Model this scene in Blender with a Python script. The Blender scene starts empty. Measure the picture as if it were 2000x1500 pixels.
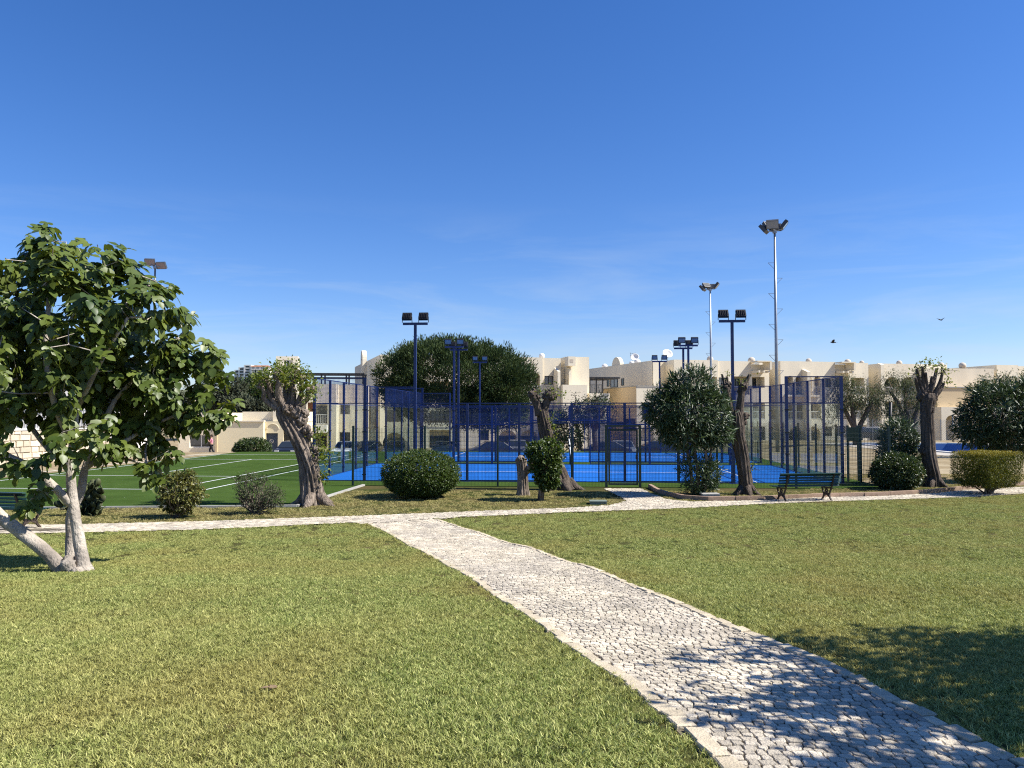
import bpy, math, random
import numpy as np
from mathutils import Vector, Matrix
from mathutils.geometry import tessellate_polygon

S = bpy.context.scene
COL = S.collection
PI = math.pi
rnd = random.Random(7)
rng = np.random.default_rng(11)

# ------------------------------------------------------------------ camera
EYE, FPX, HOR = 2.6, 1500.0, 808.0
PITCH = math.atan((HOR - 750) / FPX)
cam_d = bpy.data.cameras.new('camera')
cam = bpy.data.objects.new('camera', cam_d)
COL.objects.link(cam)
cam.location = (0, 0, EYE)
cam.rotation_euler = (math.radians(90) + PITCH, 0, 0)
cam_d.sensor_width = 36.0
cam_d.lens = 27.0
cam_d.clip_end = 6000
S.camera = cam

# ------------------------------------------------------------------ light
SUN_EL, SUN_BACK = math.radians(47), math.radians(8)
sdir = Vector((math.cos(SUN_EL) * math.cos(SUN_BACK), -math.cos(SUN_EL) * math.sin(SUN_BACK), math.sin(SUN_EL)))
sun_d = bpy.data.lights.new('sun', 'SUN')
sun_d.energy = 5.0
sun_d.angle = math.radians(0.5)
sun_d.color = (1.0, 0.955, 0.88)
sun = bpy.data.objects.new('sun', sun_d)
COL.objects.link(sun)
sun.rotation_euler = (-sdir).to_track_quat('-Z', 'Y').to_euler()
sun.location = (30, -5, 40)

W = bpy.data.worlds.new('World')
S.world = W
W.use_nodes = True
nt = W.node_tree
nt.nodes.clear()
wout = nt.nodes.new('ShaderNodeOutputWorld')
wbg = nt.nodes.new('ShaderNodeBackground')
sky = nt.nodes.new('ShaderNodeTexSky')
sky.sky_type = 'NISHITA'
sky.sun_disc = False
sky.sun_elevation = SUN_EL
sky.sun_rotation = math.radians(98)
sky.air_density = 1.0
sky.dust_density = 0.25
sky.ozone_density = 3.0
sky.altitude = 50
wbg.inputs['Strength'].default_value = 0.082
tc = nt.nodes.new('ShaderNodeTexCoord')
mp = nt.nodes.new('ShaderNodeMapping')
mp.inputs['Scale'].default_value = (1.2, 1.2, 9.0)
mp.inputs['Rotation'].default_value = (0.0, 0.22, 0.3)
cn = nt.nodes.new('ShaderNodeTexNoise')
cn.inputs['Scale'].default_value = 2.4
cn.inputs['Detail'].default_value = 9
cn.inputs['Roughness'].default_value = 0.62
cn.inputs['Distortion'].default_value = 0.5
cr = nt.nodes.new('ShaderNodeMapRange')
cr.inputs['From Min'].default_value = 0.46
cr.inputs['From Max'].default_value = 0.80
cr.inputs['To Max'].default_value = 0.75
sx = nt.nodes.new('ShaderNodeSeparateXYZ')
er = nt.nodes.new('ShaderNodeMapRange')
er.inputs['From Min'].default_value = 0.27
er.inputs['From Max'].default_value = 0.04
mm = nt.nodes.new('ShaderNodeMath')
mm.operation = 'MULTIPLY'
cmix = nt.nodes.new('ShaderNodeMixRGB')
cmix.inputs['Color2'].default_value = (4.2, 5.0, 5.9, 1)
hs = nt.nodes.new('ShaderNodeHueSaturation')
hs.inputs['Saturation'].default_value = 1.26
L = nt.links.new
L(tc.outputs['Generated'], mp.inputs['Vector'])
L(mp.outputs['Vector'], cn.inputs['Vector'])
L(cn.outputs['Fac'], cr.inputs['Value'])
L(tc.outputs['Generated'], sx.inputs['Vector'])
L(sx.outputs['Z'], er.inputs['Value'])
L(cr.outputs['Result'], mm.inputs[0])
L(er.outputs['Result'], mm.inputs[1])
L(mm.outputs['Value'], cmix.inputs['Fac'])
L(sky.outputs['Color'], hs.inputs['Color'])
tn = nt.nodes.new('ShaderNodeMixRGB')
tn.blend_type = 'MULTIPLY'
tn.inputs['Fac'].default_value = 1.0
tn.inputs['Color2'].default_value = (0.81, 0.845, 1.10, 1)
L(hs.outputs['Color'], tn.inputs['Color1'])
L(tn.outputs['Color'], cmix.inputs['Color1'])
L(cmix.outputs['Color'], wbg.inputs['Color'])
L(wbg.outputs['Background'], wout.inputs['Surface'])

S.view_settings.view_transform = 'Standard'
S.view_settings.look = 'None'
S.view_settings.gamma = 1
S.view_settings.use_curve_mapping = False
S.view_settings.exposure = 0.85
S.cycles.max_bounces = 8
S.cycles.transparent_max_bounces = 24
S.cycles.filter_width = 1.15
S.cycles.use_denoising = False
S.cycles.caustics_reflective = False
S.cycles.caustics_refractive = False


# ------------------------------------------------------------------ ground shape and pixel helpers
def smooth(a, b, x):
    t = np.clip((np.asarray(x, float) - a) / (b - a), 0, 1)
    return t * t * (3 - 2 * t)


_PY = np.array([-60, 0, 3, 6, 8.5, 10.7, 13, 15, 18, 21, 4000.])
_PZ = np.array([1.3, 1.06, 1.0, 0.82, 0.61, 0.42, 0.23, 0.11, 0.02, 0, 0.])


def zg(x, y):
    x = np.asarray(x, float)
    y = np.asarray(y, float)
    z = (np.interp(y - .7, _PY, _PZ) + np.interp(y, _PY, _PZ) + np.interp(y + .7, _PY, _PZ)) / 3
    w = 1 - smooth(14, 20, y)
    z = z + w * (0.018 * np.sin(x * 1.3 + 0.7 * y) + 0.014 * np.sin(1.9 * y - 0.8 * x + 1.0))
    back = 1 - smooth(17, 24, x)
    z = z - 1.0 * smooth(52.6, 56, y) * back - 1.0 * smooth(76, 84, y) * (1 - back)
    return z


def ray(px, py):
    v = Vector(((px - 1000) / FPX, 1, (750 - py) / FPX))
    c, s = math.cos(PITCH), math.sin(PITCH)
    return Vector((v.x, v.y * c - v.z * s, v.y * s + v.z * c))


def at(px, py, Y):
    """the point seen at a photo pixel, at distance Y"""
    r = ray(px, py)
    k = Y / r.y
    return Vector((r.x * k, Y, EYE + r.z * k))


def gp(px, py):
    """the ground point seen at a photo pixel"""
    r = ray(px, py)
    lo, hi = 1.0, 400.0
    t = 1.0
    prev = 1.0
    while t < 400:
        if EYE + r.z * t < float(zg(r.x * t, r.y * t)):
            lo, hi = prev, t
            break
        prev = t
        t *= 1.03
    for _ in range(30):
        m = (lo + hi) / 2
        if EYE + r.z * m < float(zg(r.x * m, r.y * m)):
            hi = m
        else:
            lo = m
    return Vector((r.x * lo, r.y * lo, float(zg(r.x * lo, r.y * lo))))


def on(x, y):
    return Vector((x, y, float(zg(x, y))))


# ------------------------------------------------------------------ materials
def nodes_of(name):
    m = bpy.data.materials.new(name)
    m.use_nodes = True
    t = m.node_tree
    b = t.nodes['Principled BSDF']
    return m, t, b


def mat(name, col, rough=0.8, var=0.15, scale=4.0, bump=0.0, bscale=60.0, spec=0.3, metal=0.0, stretch=None, tint=0.0, var2=0.0, scale2=0.6, col2=None, detail=6, bdist=0.02):
    m, t, b = nodes_of(name)
    n = t.nodes.new
    l = t.links.new
    geo = n('ShaderNodeNewGeometry')
    src = geo.outputs['Position']
    if stretch:
        mpn = n('ShaderNodeMapping')
        mpn.inputs['Scale'].default_value = stretch
        l(src, mpn.inputs['Vector'])
        src = mpn.outputs['Vector']
    no = n('ShaderNodeTexNoise')
    no.inputs['Scale'].default_value = scale
    no.inputs['Detail'].default_value = detail
    no.inputs['Roughness'].default_value = 0.65
    l(src, no.inputs['Vector'])
    mr = n('ShaderNodeMapRange')
    mr.inputs['From Min'].default_value = 0.3
    mr.inputs['From Max'].default_value = 0.7
    mr.inputs['To Min'].default_value = 1 - var
    mr.inputs['To Max'].default_value = 1 + var
    l(no.outputs['Fac'], mr.inputs['Value'])
    base = n('ShaderNodeMixRGB')
    base.inputs['Color1'].default_value = (*col, 1)
    base.inputs['Color2'].default_value = (*(col2 or col), 1)
    base.inputs['Fac'].default_value = 0
    if col2:
        n2 = n('ShaderNodeTexNoise')
        n2.inputs['Scale'].default_value = scale2
        n2.inputs['Detail'].default_value = 5
        l(src, n2.inputs['Vector'])
        m2 = n('ShaderNodeMapRange')
        m2.inputs['From Min'].default_value = 0.42
        m2.inputs['From Max'].default_value = 0.62
        l(n2.outputs['Fac'], m2.inputs['Value'])
        l(m2.outputs['Result'], base.inputs['Fac'])
    mul = n('ShaderNodeVectorMath')
    mul.operation = 'SCALE'
    l(base.outputs['Color'], mul.inputs[0])
    fac = mr.outputs['Result']
    if tint:
        a = n('ShaderNodeAttribute')
        a.attribute_name = 'tint'
        tr = n('ShaderNodeMapRange')
        tr.inputs['To Min'].default_value = 1 - tint
        tr.inputs['To Max'].default_value = 1 + tint
        l(a.outputs['Fac'], tr.inputs['Value'])
        mu = n('ShaderNodeMath')
        mu.operation = 'MULTIPLY'
        l(fac, mu.inputs[0])
        l(tr.outputs['Result'], mu.inputs[1])
        fac = mu.outputs['Value']
    l(fac, mul.inputs['Scale'])
    l(mul.outputs['Vector'], b.inputs['Base Color'])
    b.inputs['Roughness'].default_value = rough
    b.inputs['Specular IOR Level'].default_value = spec
    b.inputs['Metallic'].default_value = metal
    if bump:
        bn = n('ShaderNodeTexNoise')
        bn.inputs['Scale'].default_value = bscale
        bn.inputs['Detail'].default_value = 4
        l(src, bn.inputs['Vector'])
        bu = n('ShaderNodeBump')
        bu.inputs['Strength'].default_value = bump
        bu.inputs['Distance'].default_value = bdist
        l(bn.outputs['Fac'], bu.inputs['Height'])
        l(bu.outputs['Normal'], b.inputs['Normal'])
    return m


def leaf_mat(name, c0, c1, rough=0.45, trans=0.3, spec=0.4, pos_scale=0.0, cpos=None, tcol=None):
    """leaf colour runs c0..c1 with the per-leaf tint attribute; light passes through"""
    m, t, b = nodes_of(name)
    n = t.nodes.new
    l = t.links.new
    a = n('ShaderNodeAttribute')
    a.attribute_name = 'tint'
    mx = n('ShaderNodeMixRGB')
    mx.inputs['Color1'].default_value = (*c0, 1)
    mx.inputs['Color2'].default_value = (*c1, 1)
    l(a.outputs['Fac'], mx.inputs['Fac'])
    out = mx.outputs['Color']
    if cpos:
        geo = n('ShaderNodeNewGeometry')
        no = n('ShaderNodeTexNoise')
        no.inputs['Scale'].default_value = pos_scale
        no.inputs['Detail'].default_value = 5
        l(geo.outputs['Position'], no.inputs['Vector'])
        mr = n('ShaderNodeMapRange')
        mr.inputs['From Min'].default_value = 0.42
        mr.inputs['From Max'].default_value = 0.68
        mr.inputs['To Max'].default_value = 0.5
        l(no.outputs['Fac'], mr.inputs['Value'])
        m2 = n('ShaderNodeMixRGB')
        m2.inputs['Color2'].default_value = (*cpos, 1)
        l(mr.outputs['Result'], m2.inputs['Fac'])
        l(out, m2.inputs['Color1'])
        out = m2.outputs['Color']
    l(out, b.inputs['Base Color'])
    b.inputs['Roughness'].default_value = rough
    b.inputs['Specular IOR Level'].default_value = spec
    tr = n('ShaderNodeBsdfTranslucent')
    hs = n('ShaderNodeHueSaturation')
    hs.inputs['Hue'].default_value = 0.48
    hs.inputs['Saturation'].default_value = 1.1
    hs.inputs['Value'].default_value = 1.3
    l(out, hs.inputs['Color'])
    l(hs.outputs['Color'], tr.inputs['Color'])
    ms = n('ShaderNodeMixShader')
    ms.inputs['Fac'].default_value = trans
    l(b.outputs['BSDF'], ms.inputs[1])
    l(tr.outputs['BSDF'], ms.inputs[2])
    l(ms.outputs['Shader'], t.nodes['Material Output'].inputs['Surface'])
    return m


def glass_mat(name, tint, refl=1.0):
    m, t, b = nodes_of(name)
    n = t.nodes.new
    l = t.links.new
    tr = n('ShaderNodeBsdfTransparent')
    tr.inputs['Color'].default_value = (*tint, 1)
    gl = n('ShaderNodeBsdfGlossy')
    gl.inputs['Roughness'].default_value = 0.01
    gl.inputs['Color'].default_value = (refl, refl, refl, 1)
    fr = n('ShaderNodeFresnel')
    fr.inputs['IOR'].default_value = 1.5
    gg_ = n('ShaderNodeNewGeometry')
    inv = n('ShaderNodeMath')
    inv.operation = 'SUBTRACT'
    inv.inputs[0].default_value = 1.0
    l(gg_.outputs['Backfacing'], inv.inputs[1])
    mu_ = n('ShaderNodeMath')
    mu_.operation = 'MULTIPLY'
    l(fr.outputs['Fac'], mu_.inputs[0])
    l(inv.outputs['Value'], mu_.inputs[1])
    ms = n('ShaderNodeMixShader')
    l(mu_.outputs['Value'], ms.inputs['Fac'])
    l(tr.outputs['BSDF'], ms.inputs[1])
    l(gl.outputs['BSDF'], ms.inputs[2])
    l(ms.outputs['Shader'], t.nodes['Material Output'].inputs['Surface'])
    return m


CREAM = (0.74, 0.665, 0.515)
MT = dict(
    soil=mat('soil', (0.235, 0.18, 0.10), 0.95, 0.3, 2.5, 0.5, 30, 0.1, col2=(0.33, 0.27, 0.17), scale2=0.35),
    lawn=mat('lawn_soil', (0.045, 0.055, 0.014), 0.95, 0.35, 9, 0.6, 50, 0.05, col2=(0.085, 0.07, 0.028), scale2=0.7),
    bed=mat('bed_soil', (0.17, 0.15, 0.06), 0.95, 0.4, 6, 0.6, 40, 0.1, col2=(0.25, 0.19, 0.10), scale2=0.9),
    bedding=mat('joint_sand', (0.10, 0.085, 0.062), 0.95, 0.4, 12, 0.4, 90, 0.1, col2=(0.2, 0.17, 0.12), scale2=1.5),
    cobble=mat('limestone_cobble', (0.52, 0.455, 0.345), 0.8, 0.28, 3.2, 0.6, 75, 0.08, tint=0.24, col2=(0.43, 0.38, 0.30), scale2=1.1),
    kerbstone=mat('cream_kerb_stone', (0.48, 0.41, 0.295), 0.85, 0.2, 5, 0.5, 70, 0.08, tint=0.16),
    redkerb=mat('weathered_kerb', (0.30, 0.21, 0.15), 0.85, 0.25, 6, 0.4, 50, 0.2, tint=0.2),
    turf=mat('artificial_turf', (0.042, 0.075, 0.014), 0.95, 0.18, 1.1, 0.5, 120, 0.03, col2=(0.050, 0.086, 0.018), scale2=0.25),
    white=mat('white_line', (0.72, 0.74, 0.72), 0.8, 0.08, 9, spec=0.2),
    blue_turf=mat('blue_turf', (0.012, 0.118, 0.44), 0.85, 0.1, 1.5, 0.3, 120, 0.08),
    blue_metal=mat('blue_metal', (0.006, 0.022, 0.105), 0.42, 0.08, 3, spec=0.5),
    green_metal=mat('green_metal', (0.010, 0.030, 0.022), 0.45, 0.08, 3, spec=0.5),
    black=mat('black_metal', (0.012, 0.012, 0.014), 0.5, 0.1, 3, spec=0.4),
    galv=mat('galvanised_steel', (0.30, 0.32, 0.34), 0.42, 0.12, 2, spec=0.5, metal=0.6),
    head=mat('dark_grey_housing', (0.055, 0.058, 0.062), 0.45, 0.1, 4, spec=0.4),
    lens=mat('lamp_glass', (0.22, 0.25, 0.29), 0.12, 0.05, 3, spec=0.8),
    cream=mat('cream_render', CREAM, 0.9, 0.07, 0.8, 0.15, 25, 0.15, stretch=(1, 1, .25), col2=(0.71, 0.635, 0.49), scale2=0.12),
    cream2=mat('tan_and_shade_render', (0.64, 0.50, 0.31), 0.9, 0.05, 0.5, 0.15, 25, 0.15),
    yellow=mat('pale_yellow_render', (0.80, 0.70, 0.47), 0.9, 0.04, 0.6, 0.1, 25, 0.15),
    whitewall=mat('white_render', (0.76, 0.73, 0.68), 0.9, 0.05, 0.6, 0.1, 25, 0.15),
    dome=mat('dome_render', (0.52, 0.45, 0.36), 0.8, 0.15, 3),
    pane=mat('window_glass', (0.020, 0.026, 0.032), 0.06, 0.2, 0.6, spec=0.6),
    curtain=mat('curtained_glass', (0.20, 0.21, 0.20), 0.25, 0.35, 2.5, spec=0.6, stretch=(6, 6, 0.3)),
    frame=mat('dark_window_frame', (0.03, 0.032, 0.035), 0.5, 0.1, 3),
    wframe=mat('white_frame', (0.7, 0.68, 0.63), 0.6, 0.05, 3),
    shutter=mat('brown_shutter', (0.14, 0.055, 0.018), 0.6, 0.2, 6),
    greenshut=mat('green_shutter', (0.012, 0.045, 0.025), 0.6, 0.1, 6),
    door=mat('blue_grey_door', (0.045, 0.065, 0.105), 0.5, 0.06, 2),
    redroof=mat('red_tile_roof', (0.36, 0.15, 0.08), 0.85, 0.15, 2),
    stonewall=mat('cream_stone', (0.56, 0.48, 0.36), 0.9, 0.2, 2.2, 0.6, 12, 0.15, tint=0.2),
    pooltile=mat('blue_pool_tile', (0.075, 0.155, 0.34), 0.35, 0.1, 3, spec=0.5),
    coping=mat('white_coping', (0.62, 0.60, 0.55), 0.7, 0.1, 3),
    bark_fig=mat('fig_bark', (0.47, 0.415, 0.345), 0.85, 0.35, 9, 1.0, 28, 0.2, stretch=(1, 1, 0.6), col2=(0.25, 0.215, 0.18), scale2=4.5, bdist=0.03),
    bark=mat('grey_bark', (0.17, 0.135, 0.105), 0.92, 0.55, 7, 1.0, 11, 0.15, stretch=(2.4, 2.4, 0.40), col2=(0.27, 0.22, 0.175), scale2=2.4, bdist=0.08),
    bark_dark=mat('dark_bark', (0.105, 0.083, 0.066), 0.92, 0.5, 7, 1.0, 11, 0.15, stretch=(2.4, 2.4, 0.40), bdist=0.08),
    cutwood=mat('cut_wood', (0.30, 0.22, 0.14), 0.9, 0.3, 14, 0.5, 60, 0.15),
    bench=mat('green_bench_paint', (0.018, 0.052, 0.036), 0.38, 0.15, 8, spec=0.5),
    iron=mat('cast_iron', (0.05, 0.036, 0.028), 0.6, 0.2, 8, spec=0.4),
    concrete=mat('concrete', (0.36, 0.35, 0.32), 0.9, 0.15, 5, 0.3, 60, 0.2),
    greenbox=mat('green_cover', (0.16, 0.19, 0.15), 0.6, 0.12, 5),
    deadleaf=mat('dead_leaf', (0.22, 0.15, 0.085), 0.85, 0.3, 40),
    bird=mat('bird_feather', (0.02, 0.02, 0.024), 0.7, 0.1, 10),
    skin=mat('skin', (0.45, 0.27, 0.19), 0.6, 0.05, 9),
    pink=mat('pink_shirt', (0.62, 0.22, 0.30), 0.85, 0.1, 9),
    dark_cloth=mat('dark_trousers', (0.015, 0.016, 0.022), 0.85, 0.1, 9),
    hair=mat('brown_hair', (0.05, 0.03, 0.02), 0.7, 0.1, 9),
    car_dark=mat('dark_car_paint', (0.014, 0.017, 0.025), 0.25, 0.05, 2, spec=0.6),
    car_white=mat('white_car_paint', (0.72, 0.72, 0.72), 0.25, 0.03, 2, spec=0.6),
    car_grey=mat('grey_car_paint', (0.16, 0.17, 0.18), 0.25, 0.05, 2, spec=0.6),
    tyre=mat('tyre_rubber', (0.02, 0.02, 0.02), 0.85, 0.1, 8),
    rim=mat('wheel_rim', (0.4, 0.4, 0.42), 0.3, 0.1, 8, metal=0.8),
    light=mat('headlight', (0.7, 0.7, 0.7), 0.15, 0.05, 8),
    asphalt=mat('asphalt', (0.06, 0.06, 0.06), 0.95, 0.2, 3, 0.3, 80, 0.2),
    glass=glass_mat('court_glass', (0.90, 0.925, 0.92)),
    figleaf=leaf_mat('fig_leaf', (0.042, 0.076, 0.013), (0.15, 0.190, 0.034), 0.42, 0.30, 0.45),
    boxleaf=leaf_mat('box_leaf', (0.026, 0.055, 0.010), (0.085, 0.125, 0.020), 0.42, 0.25, 0.4),
    oleander=leaf_mat('oleander_leaf', (0.022, 0.046, 0.017), (0.070, 0.105, 0.038), 0.42, 0.2, 0.45),
    shrub=leaf_mat('glossy_shrub_leaf', (0.020, 0.045, 0.012), (0.075, 0.105, 0.028), 0.36, 0.2, 0.5),
    varieg=leaf_mat('variegated_leaf', (0.035, 0.052, 0.012), (0.20, 0.19, 0.045), 0.45, 0.25, 0.4),
    greyshrub=leaf_mat('dusty_leaf', (0.040, 0.052, 0.026), (0.11, 0.115, 0.06), 0.7, 0.2, 0.2),
    pine=leaf_mat('pine_needle', (0.016, 0.040, 0.014), (0.085, 0.118, 0.036), 0.6, 0.12, 0.2),
    pepper=leaf_mat('pepper_leaf', (0.040, 0.060, 0.022), (0.115, 0.13, 0.055), 0.6, 0.3, 0.2),
    olive=leaf_mat('distant_leaf', (0.035, 0.045, 0.028), (0.085, 0.095, 0.055), 0.75, 0.1, 0.15),
    sprout=leaf_mat('young_leaf', (0.085, 0.130, 0.018), (0.20, 0.235, 0.05), 0.5, 0.4, 0.3),
    hedge=leaf_mat('sun_tinted_hedge_leaf', (0.060, 0.085, 0.012), (0.36, 0.30, 0.050), 0.55, 0.25, 0.25),
    pear=leaf_mat('cactus_pad', (0.030, 0.042, 0.017), (0.075, 0.085, 0.035), 0.6, 0.0, 0.3),
    grass=leaf_mat('grass_blade', (0.080, 0.140, 0.014), (0.58, 0.58, 0.22), 0.6, 0.20, 0.12, 0.55, (0.40, 0.33, 0.11)),
    drygrass=leaf_mat('dry_grass_blade', (0.15, 0.17, 0.035), (0.45, 0.40, 0.17), 0.7, 0.25, 0.08, 0.8, (0.36, 0.29, 0.14)),
)


# ------------------------------------------------------------------ mesh helpers
def link(name, me, m=None, parent=None):
    o = bpy.data.objects.new(name, me)
    if m is not None and me is not None and not me.materials:
        me.materials.append(MT[m] if isinstance(m, str) else m)
    COL.objects.link(o)
    if parent is not None:
        o.parent = parent
    return o


def np_mesh(name, V, F, tint=None, smooth_=False):
    """V (n,3); F (m,k) uniform polygons"""
    V = np.asarray(V, np.float32)
    F = np.asarray(F, np.int32)
    me = bpy.data.meshes.new(name)
    k = F.shape[1]
    me.vertices.add(len(V))
    me.vertices.foreach_set('co', V.ravel())
    me.loops.add(F.size)
    me.loops.foreach_set('vertex_index', F.ravel())
    me.polygons.add(len(F))
    me.polygons.foreach_set('loop_start', np.arange(0, F.size, k, dtype=np.int32))
    if smooth_:
        me.polygons.foreach_set('use_smooth', np.ones(len(F), bool))
    if tint is not None:
        a = me.attributes.new('tint', 'FLOAT', 'POINT')
        a.data.foreach_set('value', np.asarray(tint, np.float32))
    me.update(calc_edges=True)
    return me


class MB:
    """collects shapes for ONE mesh"""
    def __init__(self):
        self.v, self.f, self.t = [], [], []

    def add(self, vs, fs, tint=None):
        o = len(self.v)
        self.v += [tuple(p) for p in vs]
        self.f += [[i + o for i in f] for f in fs]
        self.t += [0.5 if tint is None else tint] * len(vs)

    def box(self, lo, hi, M=None, tint=None):
        x0, y0, z0 = lo
        x1, y1, z1 = hi
        p = [Vector(q) for q in ((x0, y0, z0), (x1, y0, z0), (x1, y1, z0), (x0, y1, z0), (x0, y0, z1), (x1, y0, z1), (x1, y1, z1), (x0, y1, z1))]
        if M is not None:
            p = [M @ q for q in p]
        self.add(p, [(0, 3, 2, 1), (4, 5, 6, 7), (0, 1, 5, 4), (1, 2, 6, 5), (2, 3, 7, 6), (3, 0, 4, 7)], tint)
        return self

    def bar(self, a, b, w, h=None, up=(0, 0, 1)):
        a, b = Vector(a), Vector(b)
        h = w if h is None else h
        d = (b - a)
        if d.length < 1e-6:
            return self
        d.normalize()
        u = Vector(up)
        if abs(d.dot(u)) > 0.95:
            u = Vector((0, 1, 0))
        s = d.cross(u).normalized()
        u = s.cross(d)
        s, u = s * (w / 2), u * (h / 2)
        p = [a - s - u, a + s - u, a + s + u, a - s + u, b - s - u, b + s - u, b + s + u, b - s + u]
        self.add(p, [(0, 3, 2, 1), (4, 5, 6, 7), (0, 1, 5, 4), (1, 2, 6, 5), (2, 3, 7, 6), (3, 0, 4, 7)])
        return self

    def tube(self, pts, rad, n=8, cap=True, ridge=0.0, seed=0, twist=0.0, nr=7, lump=0.0):
        pts = [Vector(p) for p in pts]
        r = random.Random(seed)
        ph = [r.uniform(0, 6.28) for _ in range(8)]
        m = len(pts)
        rings = []
        ref = None
        for i in range(m):
            d = (pts[min(i + 1, m - 1)] - pts[max(i - 1, 0)]).normalized()
            if ref is None:
                ref = Vector((1, 0, 0)) if abs(d.x) < 0.8 else Vector((0, 1, 0))
            s = (ref - d * ref.dot(d)).normalized()
            ref = s
            u = d.cross(s)
            ring = []
            for k in range(n):
                a = 2 * PI * k / n
                q = rad[i]
                if ridge:
                    w = a * nr + twist * i + ph[0] + 1.2 * math.sin(i * 0.10 + ph[1] + 2 * a) + .7 * math.sin(i * .19 + 3 * a + ph[5])
                    q *= 1 + ridge * (abs(math.sin(w / 2)) * 1.6 - 0.9) + 0.5 * ridge * math.sin(3 * a + i * 0.13 + ph[2])
                if lump:
                    q *= 1 + lump * (math.sin(a * 2 + i * 1.7 + ph[3]) * 0.6 + math.sin(a * 5 - i * 2.3 + ph[4]) * 0.4 + r.uniform(-.5, .5))
                ring.append(pts[i] + s * (math.cos(a) * q) + u * (math.sin(a) * q))
            rings.append(ring)
        vs = [p for g in rings for p in g]
        fs = []
        for i in range(m - 1):
            for k in range(n):
                k2 = (k + 1) % n
                fs.append((i * n + k, i * n + k2, (i + 1) * n + k2, (i + 1) * n + k))
        if cap:
            fs.append(tuple(reversed(range(n))))
            fs.append(tuple((m - 1) * n + k for k in range(n)))
        self.add(vs, fs)
        return self

    def prism(self, poly, y0, y1, M=None, tint=None):
        """poly in (x,z), extruded along y"""
        n = len(poly)
        p = [Vector((x, y0, z)) for x, z in poly] + [Vector((x, y1, z)) for x, z in poly]
        if M is not None:
            p = [M @ q for q in p]
        self.add(p, [tuple(range(n)), tuple(reversed(range(n, 2 * n)))] + [(i + n, (i + 1) % n + n, (i + 1) % n, i) for i in range(n)], tint)
        return self

    def ball(self, c, r, n=10, m=7, lump=0.0, seed=0):
        c = Vector(c)
        rr = random.Random(seed)
        if not hasattr(r, '__len__'):
            r = (r, r, r)
        vs = [c + Vector((0, 0, -r[2]))]
        for i in range(1, m):
            t = PI * i / m
            for k in range(n):
                a = 2 * PI * k / n
                q = 1 + lump * rr.uniform(-1, 1)
                vs.append(c + Vector((r[0] * math.sin(t) * math.cos(a) * q, r[1] * math.sin(t) * math.sin(a) * q, -r[2] * math.cos(t) * q)))
        vs.append(c + Vector((0, 0, r[2])))
        fs = []
        for k in range(n):
            fs.append((0, 1 + (k + 1) % n, 1 + k))
        for i in range(m - 2):
            for k in range(n):
                a, b = 1 + i * n + k, 1 + i * n + (k + 1) % n
                fs.append((a, b, b + n, a + n))
        e = len(vs) - 1
        for k in range(n):
            fs.append((1 + (m - 2) * n + k, 1 + (m - 2) * n + (k + 1) % n, e))
        self.add(vs, fs)
        return self

    def mesh(self, name, smooth_=False, tint=False):
        me = bpy.data.meshes.new(name)
        me.from_pydata(self.v, [], self.f)
        if tint:
            a = me.attributes.new('tint', 'FLOAT', 'POINT')
            a.data.foreach_set('value', self.t)
        if smooth_:
            me.polygons.foreach_set('use_smooth', [True] * len(me.polygons))
        me.update()
        return me

    def build(self, name, m, parent=None, smooth_=False, tint=False):
        return link(name, self.mesh(name, smooth_, tint), m, parent)


def tag(o, label=None, cat=None, group=None, kind=None):
    if label:
        o['label'] = label
    if cat:
        o['category'] = cat
    if group:
        o['group'] = group
    if kind:
        o['kind'] = kind
    return o


def thing(name, label, cat, loc=(0, 0, 0), rz=0.0, group=None):
    o = bpy.data.objects.new(name, None)
    o.empty_display_size = 0.3
    COL.objects.link(o)
    o.location = loc
    o.rotation_euler = (0, 0, rz)
    return tag(o, label, cat, group)


def copy_tree(o, parent=None):
    kids = list(o.children)
    c = o.copy()
    COL.objects.link(c)
    if parent is not None:
        c.parent = parent
    for k in kids:
        copy_tree(k, c)
    return c


def inside(poly, x, y):
    """vectorised point in polygon"""
    x = np.asarray(x, float)
    y = np.asarray(y, float)
    r = np.zeros(x.shape, bool)
    n = len(poly)
    for i in range(n):
        x0, y0 = poly[i][0], poly[i][1]
        x1, y1 = poly[(i + 1) % n][0], poly[(i + 1) % n][1]
        if y0 == y1:
            continue
        c = ((y0 > y) != (y1 > y)) & (x < (x1 - x0) * (y - y0) / (y1 - y0) + x0)
        r ^= c
    return r


def dist_poly(pl, x, y):
    x = np.asarray(x, float)
    y = np.asarray(y, float)
    best = np.full(x.shape, 1e9)
    for i in range(len(pl) - 1):
        ax, ay = pl[i][0], pl[i][1]
        dx, dy = pl[i + 1][0] - ax, pl[i + 1][1] - ay
        t = np.clip(((x - ax) * dx + (y - ay) * dy) / (dx * dx + dy * dy + 1e-9), 0, 1)
        best = np.minimum(best, np.hypot(x - ax - t * dx, y - ay - t * dy))
    return best


# ------------------------------------------------------------------ leaves
def leaf_simple(w=0.5, fold=0.12):
    return np.array([(0, 0, 0), (w / 2, 0.5, fold), (0, 1, -0.05), (-w / 2, 0.5, fold)]), np.array([(0, 1, 2), (0, 2, 3)])


def leaf_long():
    V = np.array([(0, 0, 0), (0.085, 0.35, 0.03), (0.07, 0.7, 0.0), (0, 1, -0.08), (-0.07, 0.7, 0.0), (-0.085, 0.35, 0.03), (0, 0.5, 0.0)])
    F = np.array([(0, 1, 6), (1, 2, 6), (2, 3, 6), (3, 4, 6), (4, 5, 6), (5, 0, 6)])
    return V, F


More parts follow.
